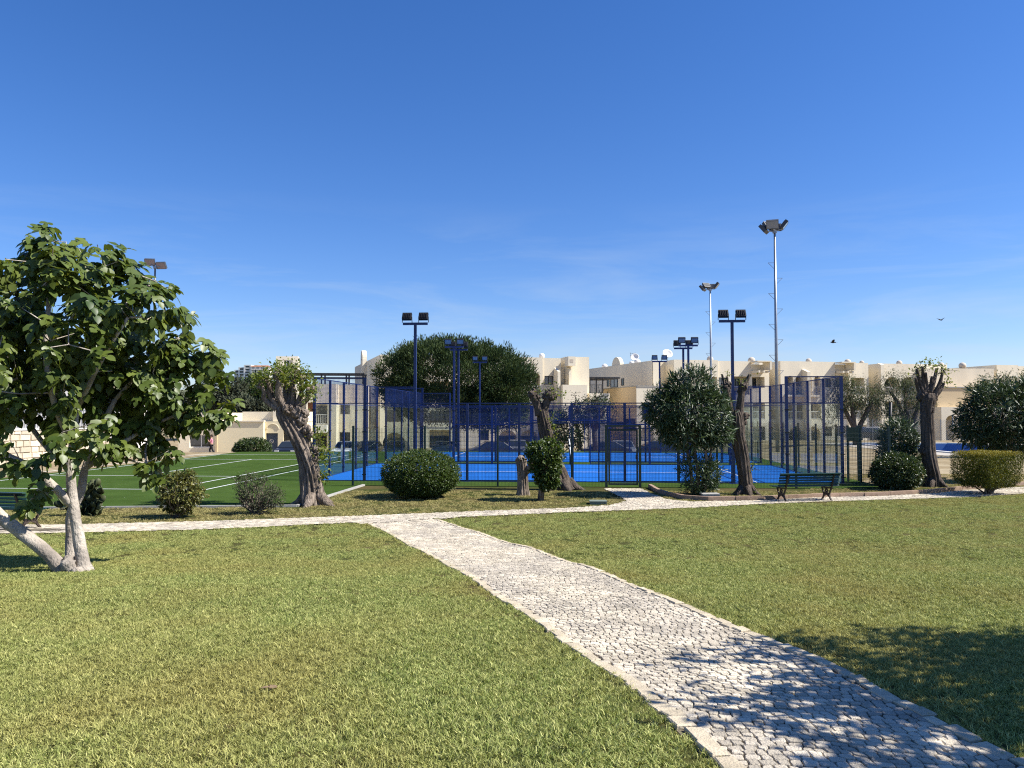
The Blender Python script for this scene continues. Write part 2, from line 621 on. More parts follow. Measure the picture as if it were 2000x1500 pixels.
def leaf_fig(seed=0):
    r = random.Random(seed)
    out = [(0, 0), (0.17, -0.04), (0.40, 0.12), (0.52, 0.40), (0.44, 0.58), (0.25, 0.42), (0.12, 0.44), (0.24, 0.74), (0.18, 0.90), (0, 1.08),
           (-0.18, 0.90), (-0.24, 0.74), (-0.12, 0.44), (-0.25, 0.42), (-0.44, 0.58), (-0.52, 0.40), (-0.40, 0.12), (-0.17, -0.04)]
    dr, fo = r.uniform(0.12, 0.4), r.uniform(0.08, 0.28)
    V = []
    for x, y in out + [(0, 0.28), (0, 0.62)]:
        x *= r.uniform(0.92, 1.08)
        z = fo * abs(x) * (1 - 0.5 * y) - dr * y * y - 0.25 * max(0, abs(x) - 0.3) + r.uniform(-.015, .015)
        V.append((x, y, z))
    n = 18
    F = []
    for i in range(n):
        j = (i + 1) % n
        c = 18 if (i < 5 or i >= 13) else 19
        F.append((i, j, c))
    F.append((5, 19, 18))
    F.append((13, 18, 19))
    return np.array(V), np.array(F)


def pad_leaf():
    n = 10
    V = [(0.38 * math.sin(2 * PI * k / n), 0.5 - 0.5 * math.cos(2 * PI * k / n), 0.03) for k in range(n)]
    V += [(x, y, -0.03) for x, y, z in V]
    V += [(0, 0.5, 0.06), (0, 0.5, -0.06)]
    F = []
    for k in range(n):
        j = (k + 1) % n
        F += [(k, j, 20), (j + n, k + n, 21), (k, k + n, j + n), (k, j + n, j)]
    return np.array(V), np.array(F)


def norm(a):
    return a / np.maximum(np.linalg.norm(a, axis=-1, keepdims=True), 1e-9)


def frames(axis, up):
    """rotation matrices whose y is axis and z is near up"""
    y = norm(axis)
    x = norm(np.cross(y, up))
    z = np.cross(x, y)
    return np.stack([x, y, z], axis=-1)


def scatter(template, P, R, size, tint):
    V, F = template
    n, k = len(P), len(V)
    W_ = np.einsum('nij,kj->nki', R, V) * np.asarray(size)[:, None, None] + P[:, None, :]
    FF = (F[None] + (np.arange(n) * k)[:, None, None]).reshape(-1, F.shape[1])
    return W_.reshape(-1, 3), FF, np.repeat(tint, k)


def blob_points(g, blobs, n, lo=0.55, noise=0.15):
    """points in the outer shell of a union of ellipsoids, with outward directions"""
    b = np.array(blobs, float)
    w = (b[:, 3] * b[:, 4] + b[:, 4] * b[:, 5] + b[:, 3] * b[:, 5])
    w /= w.sum()
    P, D = [], []
    need = n
    while need > 0:
        i = g.choice(len(b), need * 2, p=w)
        d = norm(g.normal(size=(need * 2, 3)))
        r = (lo + (1 - lo) * g.random(need * 2) ** 0.6)[:, None] * (1 + noise * (g.random((need * 2, 1)) - .5))
        p = b[i, :3] + d * b[i, 3:] * r
        ok = np.ones(len(p), bool)
        for q in b:
            e = np.linalg.norm((p - q[:3]) / q[3:], axis=1)
            ok &= e > lo * 0.9
        P.append(p[ok][:need])
        D.append(norm(d / b[i, 3:])[ok][:need])
        need -= len(P[-1])
        if ok.sum() == 0:
            break
    return np.concatenate(P), np.concatenate(D)


def clumped(g, blobs, nclump, per, spread, size, droop=0.2, out=0.8, rand=0.7, lo=0.55, noise=0.15, jit=0.35):
    c, d = blob_points(g, blobs, nclump, lo, noise)
    P = np.repeat(c, per, 0)
    D = np.repeat(d, per, 0)
    off = norm(g.normal(size=P.shape)) * spread * g.random((len(P), 1)) ** 0.5
    ax = norm(D * out + norm(g.normal(size=P.shape)) * rand + norm(off) * 0.5 - np.array([0, 0, droop]))
    up = norm(D * 0.6 + np.array([0.2, -0.05, 0.8]) + g.normal(size=P.shape) * 0.5)
    R = frames(ax, up)
    s = size * (1 + jit * (g.random(len(P)) - 0.5) * 2)
    t = np.clip(np.repeat(g.random(nclump), per) * 0.45 + g.random(len(P)) * 0.55, 0, 1)
    return P + off, R, s, t, c


def foliage(name, m, parent, template, P, R, s, t, kind='stuff', origin=(0, 0, 0)):
    V, F, tt = scatter(template, P - np.array(origin), R, s, t)
    o = link(name, np_mesh(name, V, F, tt), m, parent)
    if kind:
        o['kind'] = kind
    return o


def grow(root_paths, tips, g, seg=0.25, sag=0.0, zpen=0.4):
    """skeleton: main limbs (lists of points) then every tip joined to the nearest node; returns nodes, parents"""
    N, Pn = [], []
    for path in root_paths:
        prev = -1
        if N:
            d = [(Vector(path[0]) - q).length for q in N]
            prev = int(np.argmin(d)) if min(d) < 0.6 else -1
        for i, p in enumerate(path):
            p = Vector(p)
            if prev >= 0 and i > 0:
                a = N[prev]
                k = max(1, int((p - a).length / seg))
                for j in range(1, k + 1):
                    N.append(a.lerp(p, j / k))
                    Pn.append(prev)
                    prev = len(N) - 1
            else:
                N.append(p)
                Pn.append(prev)
                prev = len(N) - 1
    nmain = len(N)
    root = N[0]
    order = sorted(range(len(tips)), key=lambda i: (Vector(tips[i]) - root).length)
    A = np.array([tuple(q) for q in N])
    for i in order:
        t = np.array(tips[i])
        d = np.linalg.norm(A - t, axis=1) + zpen * np.maximum(0, A[:, 2] - t[2]) * 2
        j = int(np.argmin(d))
        a, b = Vector(A[j]), Vector(t)
        k = max(1, int((b - a).length / seg))
        mid = a.lerp(b, 0.5) + Vector(g.normal(size=3) * 0.10 * (b - a).length) + Vector((0, 0, 0.12 * (b - a).length - sag))
        prev = j
        new = []
        for q in range(1, k + 1):
            u = q / k
            p = a * (1 - u) ** 2 + mid * 2 * u * (1 - u) + b * u * u
            N.append(p)
            Pn.append(prev)
            prev = len(N) - 1
            new.append(tuple(p))
        A = np.concatenate([A, np.array(new)])
    return N, Pn, nmain


def limbs_mesh(N, Pn, r_tip=0.006, power=2.3, rmax=0.2, skip=0, sides=5, origin=(0, 0, 0)):
    n = len(N)
    acc = np.zeros(n)
    r = np.zeros(n)
    for i in range(n - 1, -1, -1):
        r[i] = max(r_tip, acc[i] ** (1 / power)) if acc[i] > 0 else r_tip
        r[i] = min(r[i], rmax)
        if Pn[i] >= 0:
            acc[Pn[i]] += r[i] ** power
    O = Vector(origin)
    mb = MB()
    for i in range(n):
        if i < skip or Pn[i] < 0:
            continue
        a, b = N[Pn[i]], N[i]
        if (b - a).length < 1e-4:
            continue
        mb.tube([a - O, b - O], [min(r[Pn[i]], r[i] * 1.35), r[i]], sides, cap=False)
    return mb


# ================================================================== SETTING
def sheet(name, xs, ys, m, dz=0.0, hole=None, keep=None):
    X, Y = np.meshgrid(xs, ys)
    Z = zg(X, Y) + dz
    if name == 'ground':
        Z = Z - .3 * ((np.abs(X) <= 22) & (Y > -7) & (Y <= 26))
    V = np.stack([X, Y, Z], -1).reshape(-1, 3)
    nx, ny = len(xs), len(ys)
    F = []
    for j in range(ny - 1):
        for i in range(nx - 1):
            cx, cy = (xs[i] + xs[i + 1]) / 2, (ys[j] + ys[j + 1]) / 2
            if hole and hole[0] < cx < hole[1] and hole[2] < cy < hole[3]:
                continue
            a = j * nx + i
            F.append((a, a + 1, a + nx + 1, a + nx))
    o = link(name, np_mesh(name, V, F, smooth_=True), m)
    o['kind'] = 'structure'
    return o


HOLE = (27.0, 45.0, 48.0, 69.0)
xs = sorted(set([-4000, -900, -300, -120, -60, -45, -30, -22, -16, -8, 0, 8, 13, 17, 18.5, 20, 22, 24, 27, 31, 36, 40, 45, 60, 90, 140, 300, 900, 4000]))
ys = sorted(set([-60, -20, -8, -2, 2, 4, 6, 8, 10, 12, 14, 16, 18, 20, 22, 26, 32, 40, 48, 52.6, 53.5, 54.3, 55.2, 56, 60, 69, 76, 78, 80, 82, 84, 90, 120, 300, 900, 4000]))
sheet('ground', xs, ys, 'soil', -0.03, HOLE)

# --- lawn sheet and planting strip
lawn_x = np.arange(-26, 27, 0.5)
lawn_y = np.concatenate([np.arange(-6, 18, 0.3), np.arange(18, 28.6, 0.5)])
sheet('lawn', lawn_x, lawn_y, 'lawn', 0.0)

# --- main path and crossing path, traced on the ground
EL = [gp(*p) for p in [(1440, 1545), (1394, 1497), (1357, 1465), (1317, 1423), (1263, 1380), (1215, 1337), (1162, 1303), (1112, 1271), (1075, 1245), (1025, 1205), (962, 1166), (912, 1129), (862, 1101), (787, 1062), (740, 1035), (716, 1024)]]
ER = [gp(*p) for p in [(2110, 1536), (1999, 1484), (1900, 1440), (1807, 1391), (1713, 1343), (1649, 1308), (1543, 1264), (1503, 1249), (1423, 1219), (1343, 1183), (1237, 1143), (1138, 1104), (1037, 1070), (937, 1040), (880, 1023), (852, 1014)]]
MAIN = [(p.x, p.y) for p in EL] + [(p.x, p.y) for p in reversed(ER)]
near_e = [gp(*p) for p in [(-330, 1052), (0, 1044), (180, 1041), (350, 1037), (500, 1031), (620, 1025), (690, 1022), (720, 1026)]]
near_e2 = [gp(*p) for p in [(850, 1015), (900, 1011), (1000, 1007), (1100, 1002), (1250, 997), (1350, 993), (1498, 985), (1600, 981), (1763, 976), (1915, 971), (1997, 965), (2300, 948)]]
far_e = [gp(*p) for p in [(2300, 937), (1978, 953), (1885, 958), (1833, 964), (1705, 971), (1600, 972), (1498, 978), (1350, 981), (1300, 976), (1275, 966), (1252, 955), (1180, 955), (1205, 968), (1225, 979), (1190, 988), (1100, 994), (1000, 997), (850, 1003), (700, 1009), (500, 1016), (350, 1021), (180, 1025), (0, 1027), (-330, 1033)]]
CROSS = [(p.x, p.y) for p in near_e + near_e2 + far_e]


def poly_sheet(name, poly, m, dz, kind='structure', nz=None):
    tri = tessellate_polygon([[Vector((x, y, 0)) for x, y in poly]])
    mb = MB()
    pts = [(x, y, (float(zg(x, y)) if nz is None else nz) + dz) for x, y in poly]
    mb.add(pts, [t for t in tri])
    o = mb.build(name, m)
    me = o.data
    for pl in me.polygons:
        if pl.normal.z < 0:
            pl.flip()
    o['kind'] = kind
    return o


def strip_between(name, A, B, m, dz, step=0.25, parent=None):
    """a ground-hugging ribbon between two polylines (resampled by index fraction)"""
    def resample(P, n):
        P = np.array([tuple(q)[:2] for q in P])
        d = np.concatenate([[0], np.cumsum(np.linalg.norm(np.diff(P, axis=0), axis=1))])
        t = np.linspace(0, d[-1], n)
        return np.stack([np.interp(t, d, P[:, 0]), np.interp(t, d, P[:, 1])], -1)
    n = 60
    a, b = resample(A, n), resample(B, n)
    k = 7
    V, F = [], []
    for i in range(n):
        for j in range(k):
            p = a[i] + (b[i] - a[i]) * j / (k - 1)
            V.append((p[0], p[1], float(zg(p[0], p[1])) + dz))
    for i in range(n - 1):
        for j in range(k - 1):
            q = i * k + j
            F.append((q, q + k, q + k + 1, q + 1))
    me = np_mesh(name, V, F)
    o = link(name, me, m, parent)
    for pl in me.polygons:
        if pl.normal.z < 0:
            pl.flip()
    return o


path = strip_between('path', EL, ER, 'bedding', 0.004)
path['kind'] = 'structure'
cross_path = poly_sheet('crossing_path', CROSS, 'bedding', 0.012)


def kerb_row(line, width, parent, name='kerb_stone', side=1, lo=0.11, hi=0.23, h=0.026, mname='kerbstone', seed=3):
    r = random.Random(seed)
    P = np.array([tuple(q)[:2] for q in line])
    d = np.concatenate([[0], np.cumsum(np.linalg.norm(np.diff(P, axis=0), axis=1))])
    t = 0.0
    while t < d[-1] - 0.1:
        ln = r.uniform(lo, hi)
        a = np.array([np.interp(t + 0.005, d, P[:, 0]), np.interp(t + 0.005, d, P[:, 1])])
        e = min(t + ln - 0.005, d[-1])
        b = np.array([np.interp(e, d, P[:, 0]), np.interp(e, d, P[:, 1])])
        u = (b - a) / (np.linalg.norm(b - a) + 1e-9)
        nrm = np.array([u[1], -u[0]]) * side
        w = width * r.uniform(0.85, 1.12)
        j = lambda s: r.uniform(-s, s)
        o2 = j(0.012)
        e1, e2 = (abs(j(.03)), abs(j(.03))) if h < .1 else (0, 0)
        q = [a + nrm * (o2 + e1) + u * j(.006), b + nrm * (o2 + e2) - u * j(.006), b + nrm * (w + o2 + j(.008)), a + nrm * (w + o2 + j(.008))]
        c = sum(q) / 4
        z0 = float(zg(c[0], c[1]))
        top = h + j(0.006)
        V = []
        for (sc, z) in ((1.0, -0.04), (1.0, top - 0.006), (0.88, top)):
            for p in q:
                pp = c + (p - c) * (sc if sc == 1 else 1 - 0.012 / max(0.05, np.linalg.norm(p - c)))
                V.append((pp[0] - c[0], pp[1] - c[1], float(zg(pp[0], pp[1])) - z0 + z))
        F = [(8, 9, 10, 11)] + [(k, (k + 1) % 4, (k + 1) % 4 + 4, k + 4) for k in range(4)] + [(k + 4, (k + 1) % 4 + 4, (k + 1) % 4 + 8, k + 8) for k in range(4)]
        if side < 0:
            F = [tuple(reversed(f)) for f in F]
        mb = MB()
        mb.add(V, F, r.random())
        o = mb.build(name, mname, parent, tint=True)
        bpy_flip(o.data)
        o.location = (c[0], c[1], z0)
        t += ln


def bpy_flip(me):
    """make the top face look up"""
    if me.polygons[0].normal.z < 0:
        me.flip_normals()


kerb_row(EL, 0.115, path, side=1, seed=3)
kerb_row(ER, 0.105, path, side=-1, seed=4)


# --- cobbles: rows across the path with a gentle wave, joints left open
def cobbles(poly, keepout, x0, x1, y0, y1, seed, pitch=(0.050, 0.084), rowh=0.058, dz=0.018):
    r = random.Random(seed)
    g = np.random.default_rng(seed)
    nrow = int((y1 - y0) / rowh) + 1
    ph = g.random(8) * 6.28

    def edge(j, x):
        w = 0.045 * math.sin(x * 2.3 + 0.18 * j * 0.3 + ph[0]) + 0.028 * math.sin(x * 5.1 + ph[1] + j * 0.11)
        return y0 + j * rowh + w + 0.005 * math.sin(x * 31 + j * 2.3 + ph[2]) + 0.003 * math.sin(x * 57 + j * 4.1) - 0.06 * x

    out = []
    for j in range(nrow):
        x = x0 - r.random() * 0.1
        while x < x1:
            w = r.uniform(*pitch)
            out.append((j, x, x + w))
            x += w
    C = np.array([((a + b) / 2, (edge(j, (a + b) / 2) + edge(j + 1, (a + b) / 2)) / 2) for j, a, b in out])
    ok = inside(poly, C[:, 0], C[:, 1])
    if keepout is not None:
        for kp, dist in keepout:
            ok &= dist_poly(kp, C[:, 0], C[:, 1]) > dist
    res = []
    for idx in np.nonzero(ok)[0]:
        j, a, b = out[idx]
        c = C[idx]
        gap = r.uniform(0.0020, 0.0042)
        s0, s1 = r.uniform(-.008, .008), r.uniform(-.008, .008)
        cut = r.uniform(0.004, 0.012)
        pts = [(a + gap + cut + s0, edge(j, a + cut) + gap), (b - gap - cut - s1, edge(j, b - cut) + gap),
               (b - gap - s1 * .3, edge(j, b) + gap + cut * .8), (b - gap + s1, edge(j + 1, b) - gap - cut * .8),
               (b - gap - cut + s1, edge(j + 1, b - cut) - gap), (a + gap + cut - s0, edge(j + 1, a + cut) - gap),
               (a + gap - s0, edge(j + 1, a) - gap - cut * .8), (a + gap + s0 * .3, edge(j, a) + gap + cut * .8)]
        z0 = float(zg(c[0], c[1]))
        top = dz + r.uniform(-.003, .003)
        tx, ty = r.uniform(-.045, .045), r.uniform(-.045, .045) + (float(zg(c[0], c[1] + .1)) - z0) * 10
        V = []
        for (k, z) in ((1.0, -0.03), (1.0, top - 0.0045), (0.88, top)):
            for p in pts:
                dx, dy = (p[0] - c[0]) * k, (p[1] - c[1]) * k
                V.append((dx, dy, z + tx * dx + ty * dy))
        F = [tuple(range(16, 24))]
        for q in range(8):
            n = (q + 1) % 8
            F += [(q, n, n + 8, q + 8), (q + 8, n + 8, n + 16, q + 16)]
        res.append((c[0], c[1], z0, V, F, r.random()))
    return res


mainx = [p[0] for p in MAIN]
mainy = [p[1] for p in MAIN]
cs = cobbles(MAIN, [([tuple(p)[:2] for p in EL], 0.10), ([tuple(p)[:2] for p in ER], 0.09)], min(mainx), max(mainx), min(mainy) - .3, max(mainy) + 1.0, 5)
cs.sort(key=lambda c: c[0] ** 2 + c[1] ** 2)
vis = [c for c in cs if abs(c[0]) < 0.68 * c[1] and c[1] > 3.3]
part_ids = set(id(c) for c in vis[:300])
rest = MB()
for c in cs:
    if id(c) in part_ids:
        mb = MB()
        mb.add(c[3], c[4], c[5])
        o = mb.build('cobble', 'cobble', path, tint=True)
        o.location = c[:3]
    else:
        rest.add([(v[0] + c[0], v[1] + c[1], v[2] + c[2]) for v in c[3]], c[4], c[5])
tag(rest.build('cobbles', 'cobble', path, tint=True), kind='stuff')
crx = [p[0] for p in CROSS]
cry = [p[1] for p in CROSS]
cs2 = cobbles(CROSS, None, -19, 24, min(cry), max(cry) + 1.6, 9, (0.085, 0.13), 0.095, 0.026)
rest = MB()
mset = inside(MAIN, np.array([c[0] for c in cs2]), np.array([c[1] for c in cs2]))
for c, q in zip(cs2, mset):
    if not q:
        rest.add([(v[0] + c[0], v[1] + c[1], v[2] + c[2]) for v in c[3]], c[4][0:1] + c[4][2::2], c[5])
tag(rest.build('cobbles', 'cobble', cross_path, tint=True), kind='stuff')

# --- kerb of the bed on the right of the gate
KL = [gp(*p) for p in [(1266, 953), (1283, 963), (1310, 972), (1345, 977), (1385, 979), (1440, 978), (1500, 977), (1560, 974), (1640, 971.5), (1705, 970), (1770, 967), (1833, 963), (1885, 957), (1940, 953), (1990, 949), (2080, 943), (2200, 938)]]
bed_kerb = thing('bed_kerb', 'low reddish kerb curving along the far edge of the path to the right', 'kerb', (0, 0, 0))
kerb_row(KL, 0.11, bed_kerb, 'kerb_block', side=-1, lo=0.85, hi=1.0, h=0.13, mname='redkerb', seed=12)

# ------------------------------------------------------------------ turf, tennis lines
ANG = math.radians(4)
cu, su = math.cos(ANG), math.sin(ANG)
CO = Vector((2.27, 29.25, 0))


def uv(u, v, z=0.0):
    return Vector((CO.x + u * cu + v * su, CO.y - u * su + v * cu, z))


TURF = [(-23.5, 20.35), (-6.0, 21.55), (-5.45, 26.9)] + [tuple(uv(u, -1.95))[:2] for u in (-7.5, 11.1)] + [tuple(uv(11.1, 24.0))[:2], tuple(uv(-5, 24.0))[:2], (-18.5, 52.4), (-20.2, 34), (-21.3, 27)]
turf = poly_sheet('turf', TURF, 'turf', 0.006, nz=0.0)
edge = MB()
for a, b in zip(TURF[:3], TURF[1:4]):
    edge.bar((a[0], a[1], 0.015), (b[0], b[1], 0.015), 0.09, 0.09)
tag(edge.build('turf_edging', 'concrete'), kind='structure')


def line_sheet(a, b, w, z, mb):
    a, b = Vector(a), Vector(b)
    d = (b - a).normalized()
    s = Vector((-d.y, d.x, 0)) * w / 2
    mb.add([Vector((p.x, p.y, z)) for p in (a - s, b - s, b + s, a + s)], [(0, 1, 2, 3)])


# tennis frame follows the same 4 degrees
TO = Vector((-15.55, 32.2, 0))


def tv(a, b):
    return (TO.x + a * cu + b * su, TO.y - a * su + b * cu)


tl = MB()
B0, S0, S1, B1 = -5.5, 0.0, 11.5, 16.4
for a in (-5.48, -4.11, 4.11, 5.48):
    line_sheet((*tv(a, B0), 0), (*tv(a, B1), 0), 0.07, 0.0102 + 0.001 * abs(a) * 0.1, tl)
for b in (B0, B1):
    line_sheet((*tv(-5.48, b), 0), (*tv(5.48, b), 0), 0.08, 0.0118, tl)
for b in (S0, S1):
    line_sheet((*tv(-4.11, b), 0), (*tv(4.11, b), 0), 0.07, 0.0124, tl)
line_sheet((*tv(0, S0), 0), (*tv(0, S1), 0), 0.07, 0.0130, tl)
tag(tl.build('tennis_court_lines', 'white'), kind='structure')

post = thing('net_post', 'thin white tennis net post standing on the green turf beyond the court glass', 'post', (*tv(6.8, 6.1), 0))
MB().tube([(0, 0, 0), (0, 0, 1.09)], [0.045, 0.045], 10).build('pole', 'white', post, True)
MB().tube([(0, 0, 1.09), (0, 0, 1.12)], [0.055, 0.05], 10).build('cap', 'white', post, True)

# ------------------------------------------------------------------ padel courts
for v0 in (0.0, 12.0):
    q = [uv(-10, v0), uv(10, v0), uv(10, v0 + 10), uv(-10, v0 + 10)]
    o = poly_sheet('blue_court_floor', [(p.x, p.y) for p in q], 'blue_turf', 0.014, nz=0.0)
    lm = MB()
    line_sheet(uv(-6.95, v0 + 5), uv(6.95, v0 + 5), 0.06, 0.0190, lm)
    for u in (-6.95, 6.95):
        line_sheet(uv(u, v0 + .1), uv(u, v0 + 9.9), 0.06, 0.0200, lm)
    tag(lm.build('blue_court_lines', 'white'), kind='structure')


def wires(x0, x1, z0, z1, sx_, sz_, t):
    """welded mesh in the xz plane; thin four-sided wires"""
    V, F = [], []

    def wire(a, b, hor):
        o = len(V)
        h = t / 2
        for p in (a, b):
            if hor:
                V.extend([(p[0], -h, p[1] - h), (p[0], h, p[1] - h), (p[0], h, p[1] + h), (p[0], -h, p[1] + h)])
            else:
                V.extend([(p[0] - h, -h, p[1]), (p[0] + h, -h, p[1]), (p[0] + h, h, p[1]), (p[0] - h, h, p[1])])
        for k in range(4):
            F.append((o + k, o + (k + 1) % 4, o + 4 + (k + 1) % 4, o + 4 + k))
    n = max(1, round((x1 - x0) / sx_))
    for i in range(1, n):
        x = x0 + (x1 - x0) * i / n
        wire((x, z0), (x, z1), False)
    n = max(1, round((z1 - z0) / sz_))
    for i in range(1, n):
        z = z0 + (z1 - z0) * i / n
        wire((x0, z), (x1, z), True)
    return np_mesh('wire_mesh', V, F)


W3 = wires(0.05, 1.95, 0.06, 2.03, 0.05, 0.05, 0.0042)
W3b = wires(0.05, 1.95, 2.07, 2.98, 0.05, 0.05, 0.0042)
W1 = wires(0.05, 1.95, 3.04, 3.98, 0.05, 0.05, 0.0042)
Wd = wires(0.05, 0.95, 0.06, 2.20, 0.05, 0.05, 0.0055)
for w_ in (W3, W3b, W1, Wd):
    w_.materials.append(MT['blue_metal'])
GL = MB().box((0.03, -0.006, 0.03), (1.97, 0.006, 2.98)).mesh('glass_panel')
GL.materials.append(MT['glass'])


def padel(name, label, loc):
    t = thing(name, label, 'padel court', loc, -ANG, 'padel courts')

    def put(nm, me, x, y, rz=0.0):
        o = link(nm, me, None, t)
        o.location = (x, y, 0)
        o.rotation_euler = (0, 0, rz)
        return o
    pm = {}
    for h in (2.27, 3.0, 4.0):
        pm[h] = MB().box((-0.05, -0.04, 0), (0.05, 0.04, h)).box((-0.11, -0.09, 0), (0.11, 0.09, 0.012)).mesh('post')
        pm[h].materials.append(MT['blue_metal'])
    clampm = MB()
    for z in (0.25, 1.1, 1.9, 2.75):
        clampm.box((-0.085, -0.055, z - .02), (0.085, -0.041, z + .02))
    clampm = clampm.mesh('clamp')
    clampm.materials.append(MT['black'])
    for side in (0, 10):
        for k in range(-5, 6):
            u = 2 * k
            h = 4.0 if abs(u) >= 8 else 3.0
            if u == 0:
                o = link('lintel_post', MB().box((-0.05, -0.04, 2.25), (0.05, 0.04, 3.0)).mesh('lintel_post'), 'blue_metal', t)
                o.location = (u, side, 0)
                continue
            p_ = put('post', pm[h], u, side)
            if abs(u) >= 6:
                put('clamps', clampm, u, side)['kind'] = 'stuff'
        rail = MB()
        for s in (-1, 1):
            rail.box((min(s * 8, s * 10), side - 0.025, 3.96), (max(s * 8, s * 10), side + 0.025, 4.0))
            rail.box((min(s * 6, s * 10), side - 0.022, 2.985), (max(s * 6, s * 10), side + 0.022, 3.025))
            rail.box((min(s * 6, s * 10), side - 0.022, 0.0), (max(s * 6, s * 10), side + 0.022, 0.035))
            rail.box((min(s * 2, s * 6), side - 0.022, 0.03), (max(s * 2, s * 6), side + 0.022, 0.07))
            rail.box((min(s * 2, s * 6), side - 0.02, 2.03), (max(s * 2, s * 6), side + 0.02, 2.07))
            rail.box((s * 1.02 - .02, side - 0.02, 0.02), (s * 1.02 + .02, side + 0.02, 2.25))
            rail.box((s * 0.05 - .02, side - 0.02, 0.02), (s * 0.05 + .02, side + 0.02, 2.25)) if s > 0 else None
        rail.box((-6, side - 0.025, 2.98), (6, side + 0.025, 3.02))
        rail.box((-2, side - 0.03, 2.225), (2, side + 0.03, 2.265))
        rail.box((1.05, side - 0.02, 0.03), (2, side + 0.02, 0.07))
        rail.box((-2, side - 0.02, 0.03), (-1.05, side + 0.02, 0.07))
        link('rail', rail.mesh('rail'), 'blue_metal', t)
        for u in (-10, -8, 6, 8):
            put('glass_panel', GL, u, side)
        for u in (-10, 8):
            put('mesh_panel', W1, u, side)
        for u in (-6, -4, 2, 4):
            put('mesh_panel', W3, u, side)
            put('mesh_panel', W3b, u, side)
        for u in (-2, 0):
            put('mesh_panel', W3b, u, side)
        put('mesh_panel', Wd, -2.0, side)
        put('mesh_panel', Wd, 1.0, side)
    for s in (-10, 10):
        for k in range(1, 5):
            p_ = put('post', pm[4.0], s, 2 * k, PI / 2)
            put('clamps', clampm, s, 2 * k, PI / 2)['kind'] = 'stuff'
        rail = MB()
        for z in (3.98, 3.005, 0.018):
            rail.box((s - 0.022, 0, z - 0.018), (s + 0.022, 10, z + 0.018))
        link('rail', rail.mesh('rail'), 'blue_metal', t)
        for k in range(5):
            put('glass_panel', GL, s, 2 * k, PI / 2)
            put('mesh_panel', W1, s, 2 * k, PI / 2)
    return t


court = padel('padel_court', 'near blue padel court with glass ends and wire sides behind the round bush', CO)
c2 = copy_tree(court)
c2.location = uv(0, 12.0)
c2['label'] = 'far blue padel court standing behind the near one'

# nets
netw = wires(0, 9.9, 0.05, 0.86, 0.06, 0.06, 0.006)
netw.materials.append(MT['black'])


def net(label, v0):
    t = thing('padel_net', label, 'net', uv(0, v0), -ANG, 'padel nets')
    o = link('netting', netw, None, t)
    o.rotation_euler = (0, 0, PI / 2)
    o.location = (0, 0.05, 0)
    MB().box((-0.03, 0.05, 0.86), (0.03, 9.95, 0.92)).build('top_band', 'white', t)
    for y in (0.06, 9.94):
        MB().tube([(0, y, 0), (0, y, 0.95)], [0.04, 0.04], 8).build('net_post', 'black', t, True)
    return t


net('black net with white band across the near padel court', 0)
net('black net with white band across the far padel court', 12.0)

# ------------------------------------------------------------------ twin floodlight poles on the courts
def flood_head(mb_body, mb_lens, c, face, w=0.36, h=0.30, d=0.10):
    """housing whose glass looks along face"""
    f = Vector(face).normalized()
    side = f.cross(Vector((0, 0, 1))).normalized()
    up = side.cross(f)
    M = Matrix((( side.x, f.x, up.x, c[0]), (side.y, f.y, up.y, c[1]), (side.z, f.z, up.z, c[2]), (0, 0, 0, 1)))
    mb_body.box((-w / 2, -d, -h / 2), (w / 2, -0.004, h / 2), M)
    for k in range(5):
        x = -w * .36 + k * w * .18
        mb_body.box((x - .008, -d - .035, -h * .38), (x + .008, -d, h * .38), M)
    t = 0.025
    mb_body.box((-w / 2, -0.004, -h / 2), (-w / 2 + t, 0.016, h / 2), M)
    mb_body.box((w / 2 - t, -0.004, -h / 2), (w / 2, 0.016, h / 2), M)
    mb_body.box((-w / 2 + t, -0.004, -h / 2), (w / 2 - t, 0.016, -h / 2 + t), M)
    mb_body.box((-w / 2 + t, -0.004, h / 2 - t), (w / 2 - t, 0.016, h / 2), M)
    mb_lens.box((-w / 2 + t, -0.003, -h / 2 + t), (w / 2 - t, 0.006, h / 2 - t), M)


def twin_pole(label, loc, toward, h=6.02):
    """toward = +1: lamps shine away from us (towards +v), -1: towards us"""
    t = thing('floodlight_pole', label, 'floodlight', loc, -ANG, 'blue twin floodlights at the courts')
    MB().box((-0.05, -0.05, 0.012), (0.05, 0.05, h)).build('pole', 'blue_metal', t)
    MB().box((-0.16, -0.16, 0), (0.16, 0.16, 0.012)).build('base_plate', 'blue_metal', t)
    MB().box((-0.48, -0.05, h), (0.48, 0.05, h + 0.09)).build('crossbar', 'blue_metal', t)
    for x in (-0.32, 0.32):
        b, l = MB(), MB()
        flood_head(b, l, (x, 0.0, h + 0.30), (0, toward * 0.85, -0.5))
        for s in (-.19, .19):
            b.bar((x + s, 0, h + 0.09), (x + s, -toward * .03, h + 0.32), 0.02, 0.035)
        fl = b.build('floodlight', 'black', t)
        l.build('lens', 'lens', fl)
    return t


off = 0.16
twin_pole('blue twin floodlight pole at the left front of the court, rising behind the round bush', uv(-6, -off), 1)
twin_pole('blue twin floodlight pole at the right front of the court, beside the forked bare trunk', uv(6, -off), 1)
twin_pole('left blue floodlight pole on the far side of the near court, glass towards us', uv(-6, 10 + off), -1)
twin_pole('right blue floodlight pole on the far side of the near court, glass towards us', uv(6, 10 + off), -1)
twin_pole('left blue floodlight pole on the near side of the far court, lamp backs towards us', uv(-6, 12 - off), 1)
twin_pole('right blue floodlight pole on the near side of the far court, lamp backs towards us', uv(6, 12 - off), 1)
twin_pole('furthest left blue floodlight pole with small lamps in front of the pine crown', uv(-6, 22 + off), -1)
twin_pole('furthest right blue floodlight pole with small lamps before the hotel satellite dish', uv(6, 22 + off), -1)


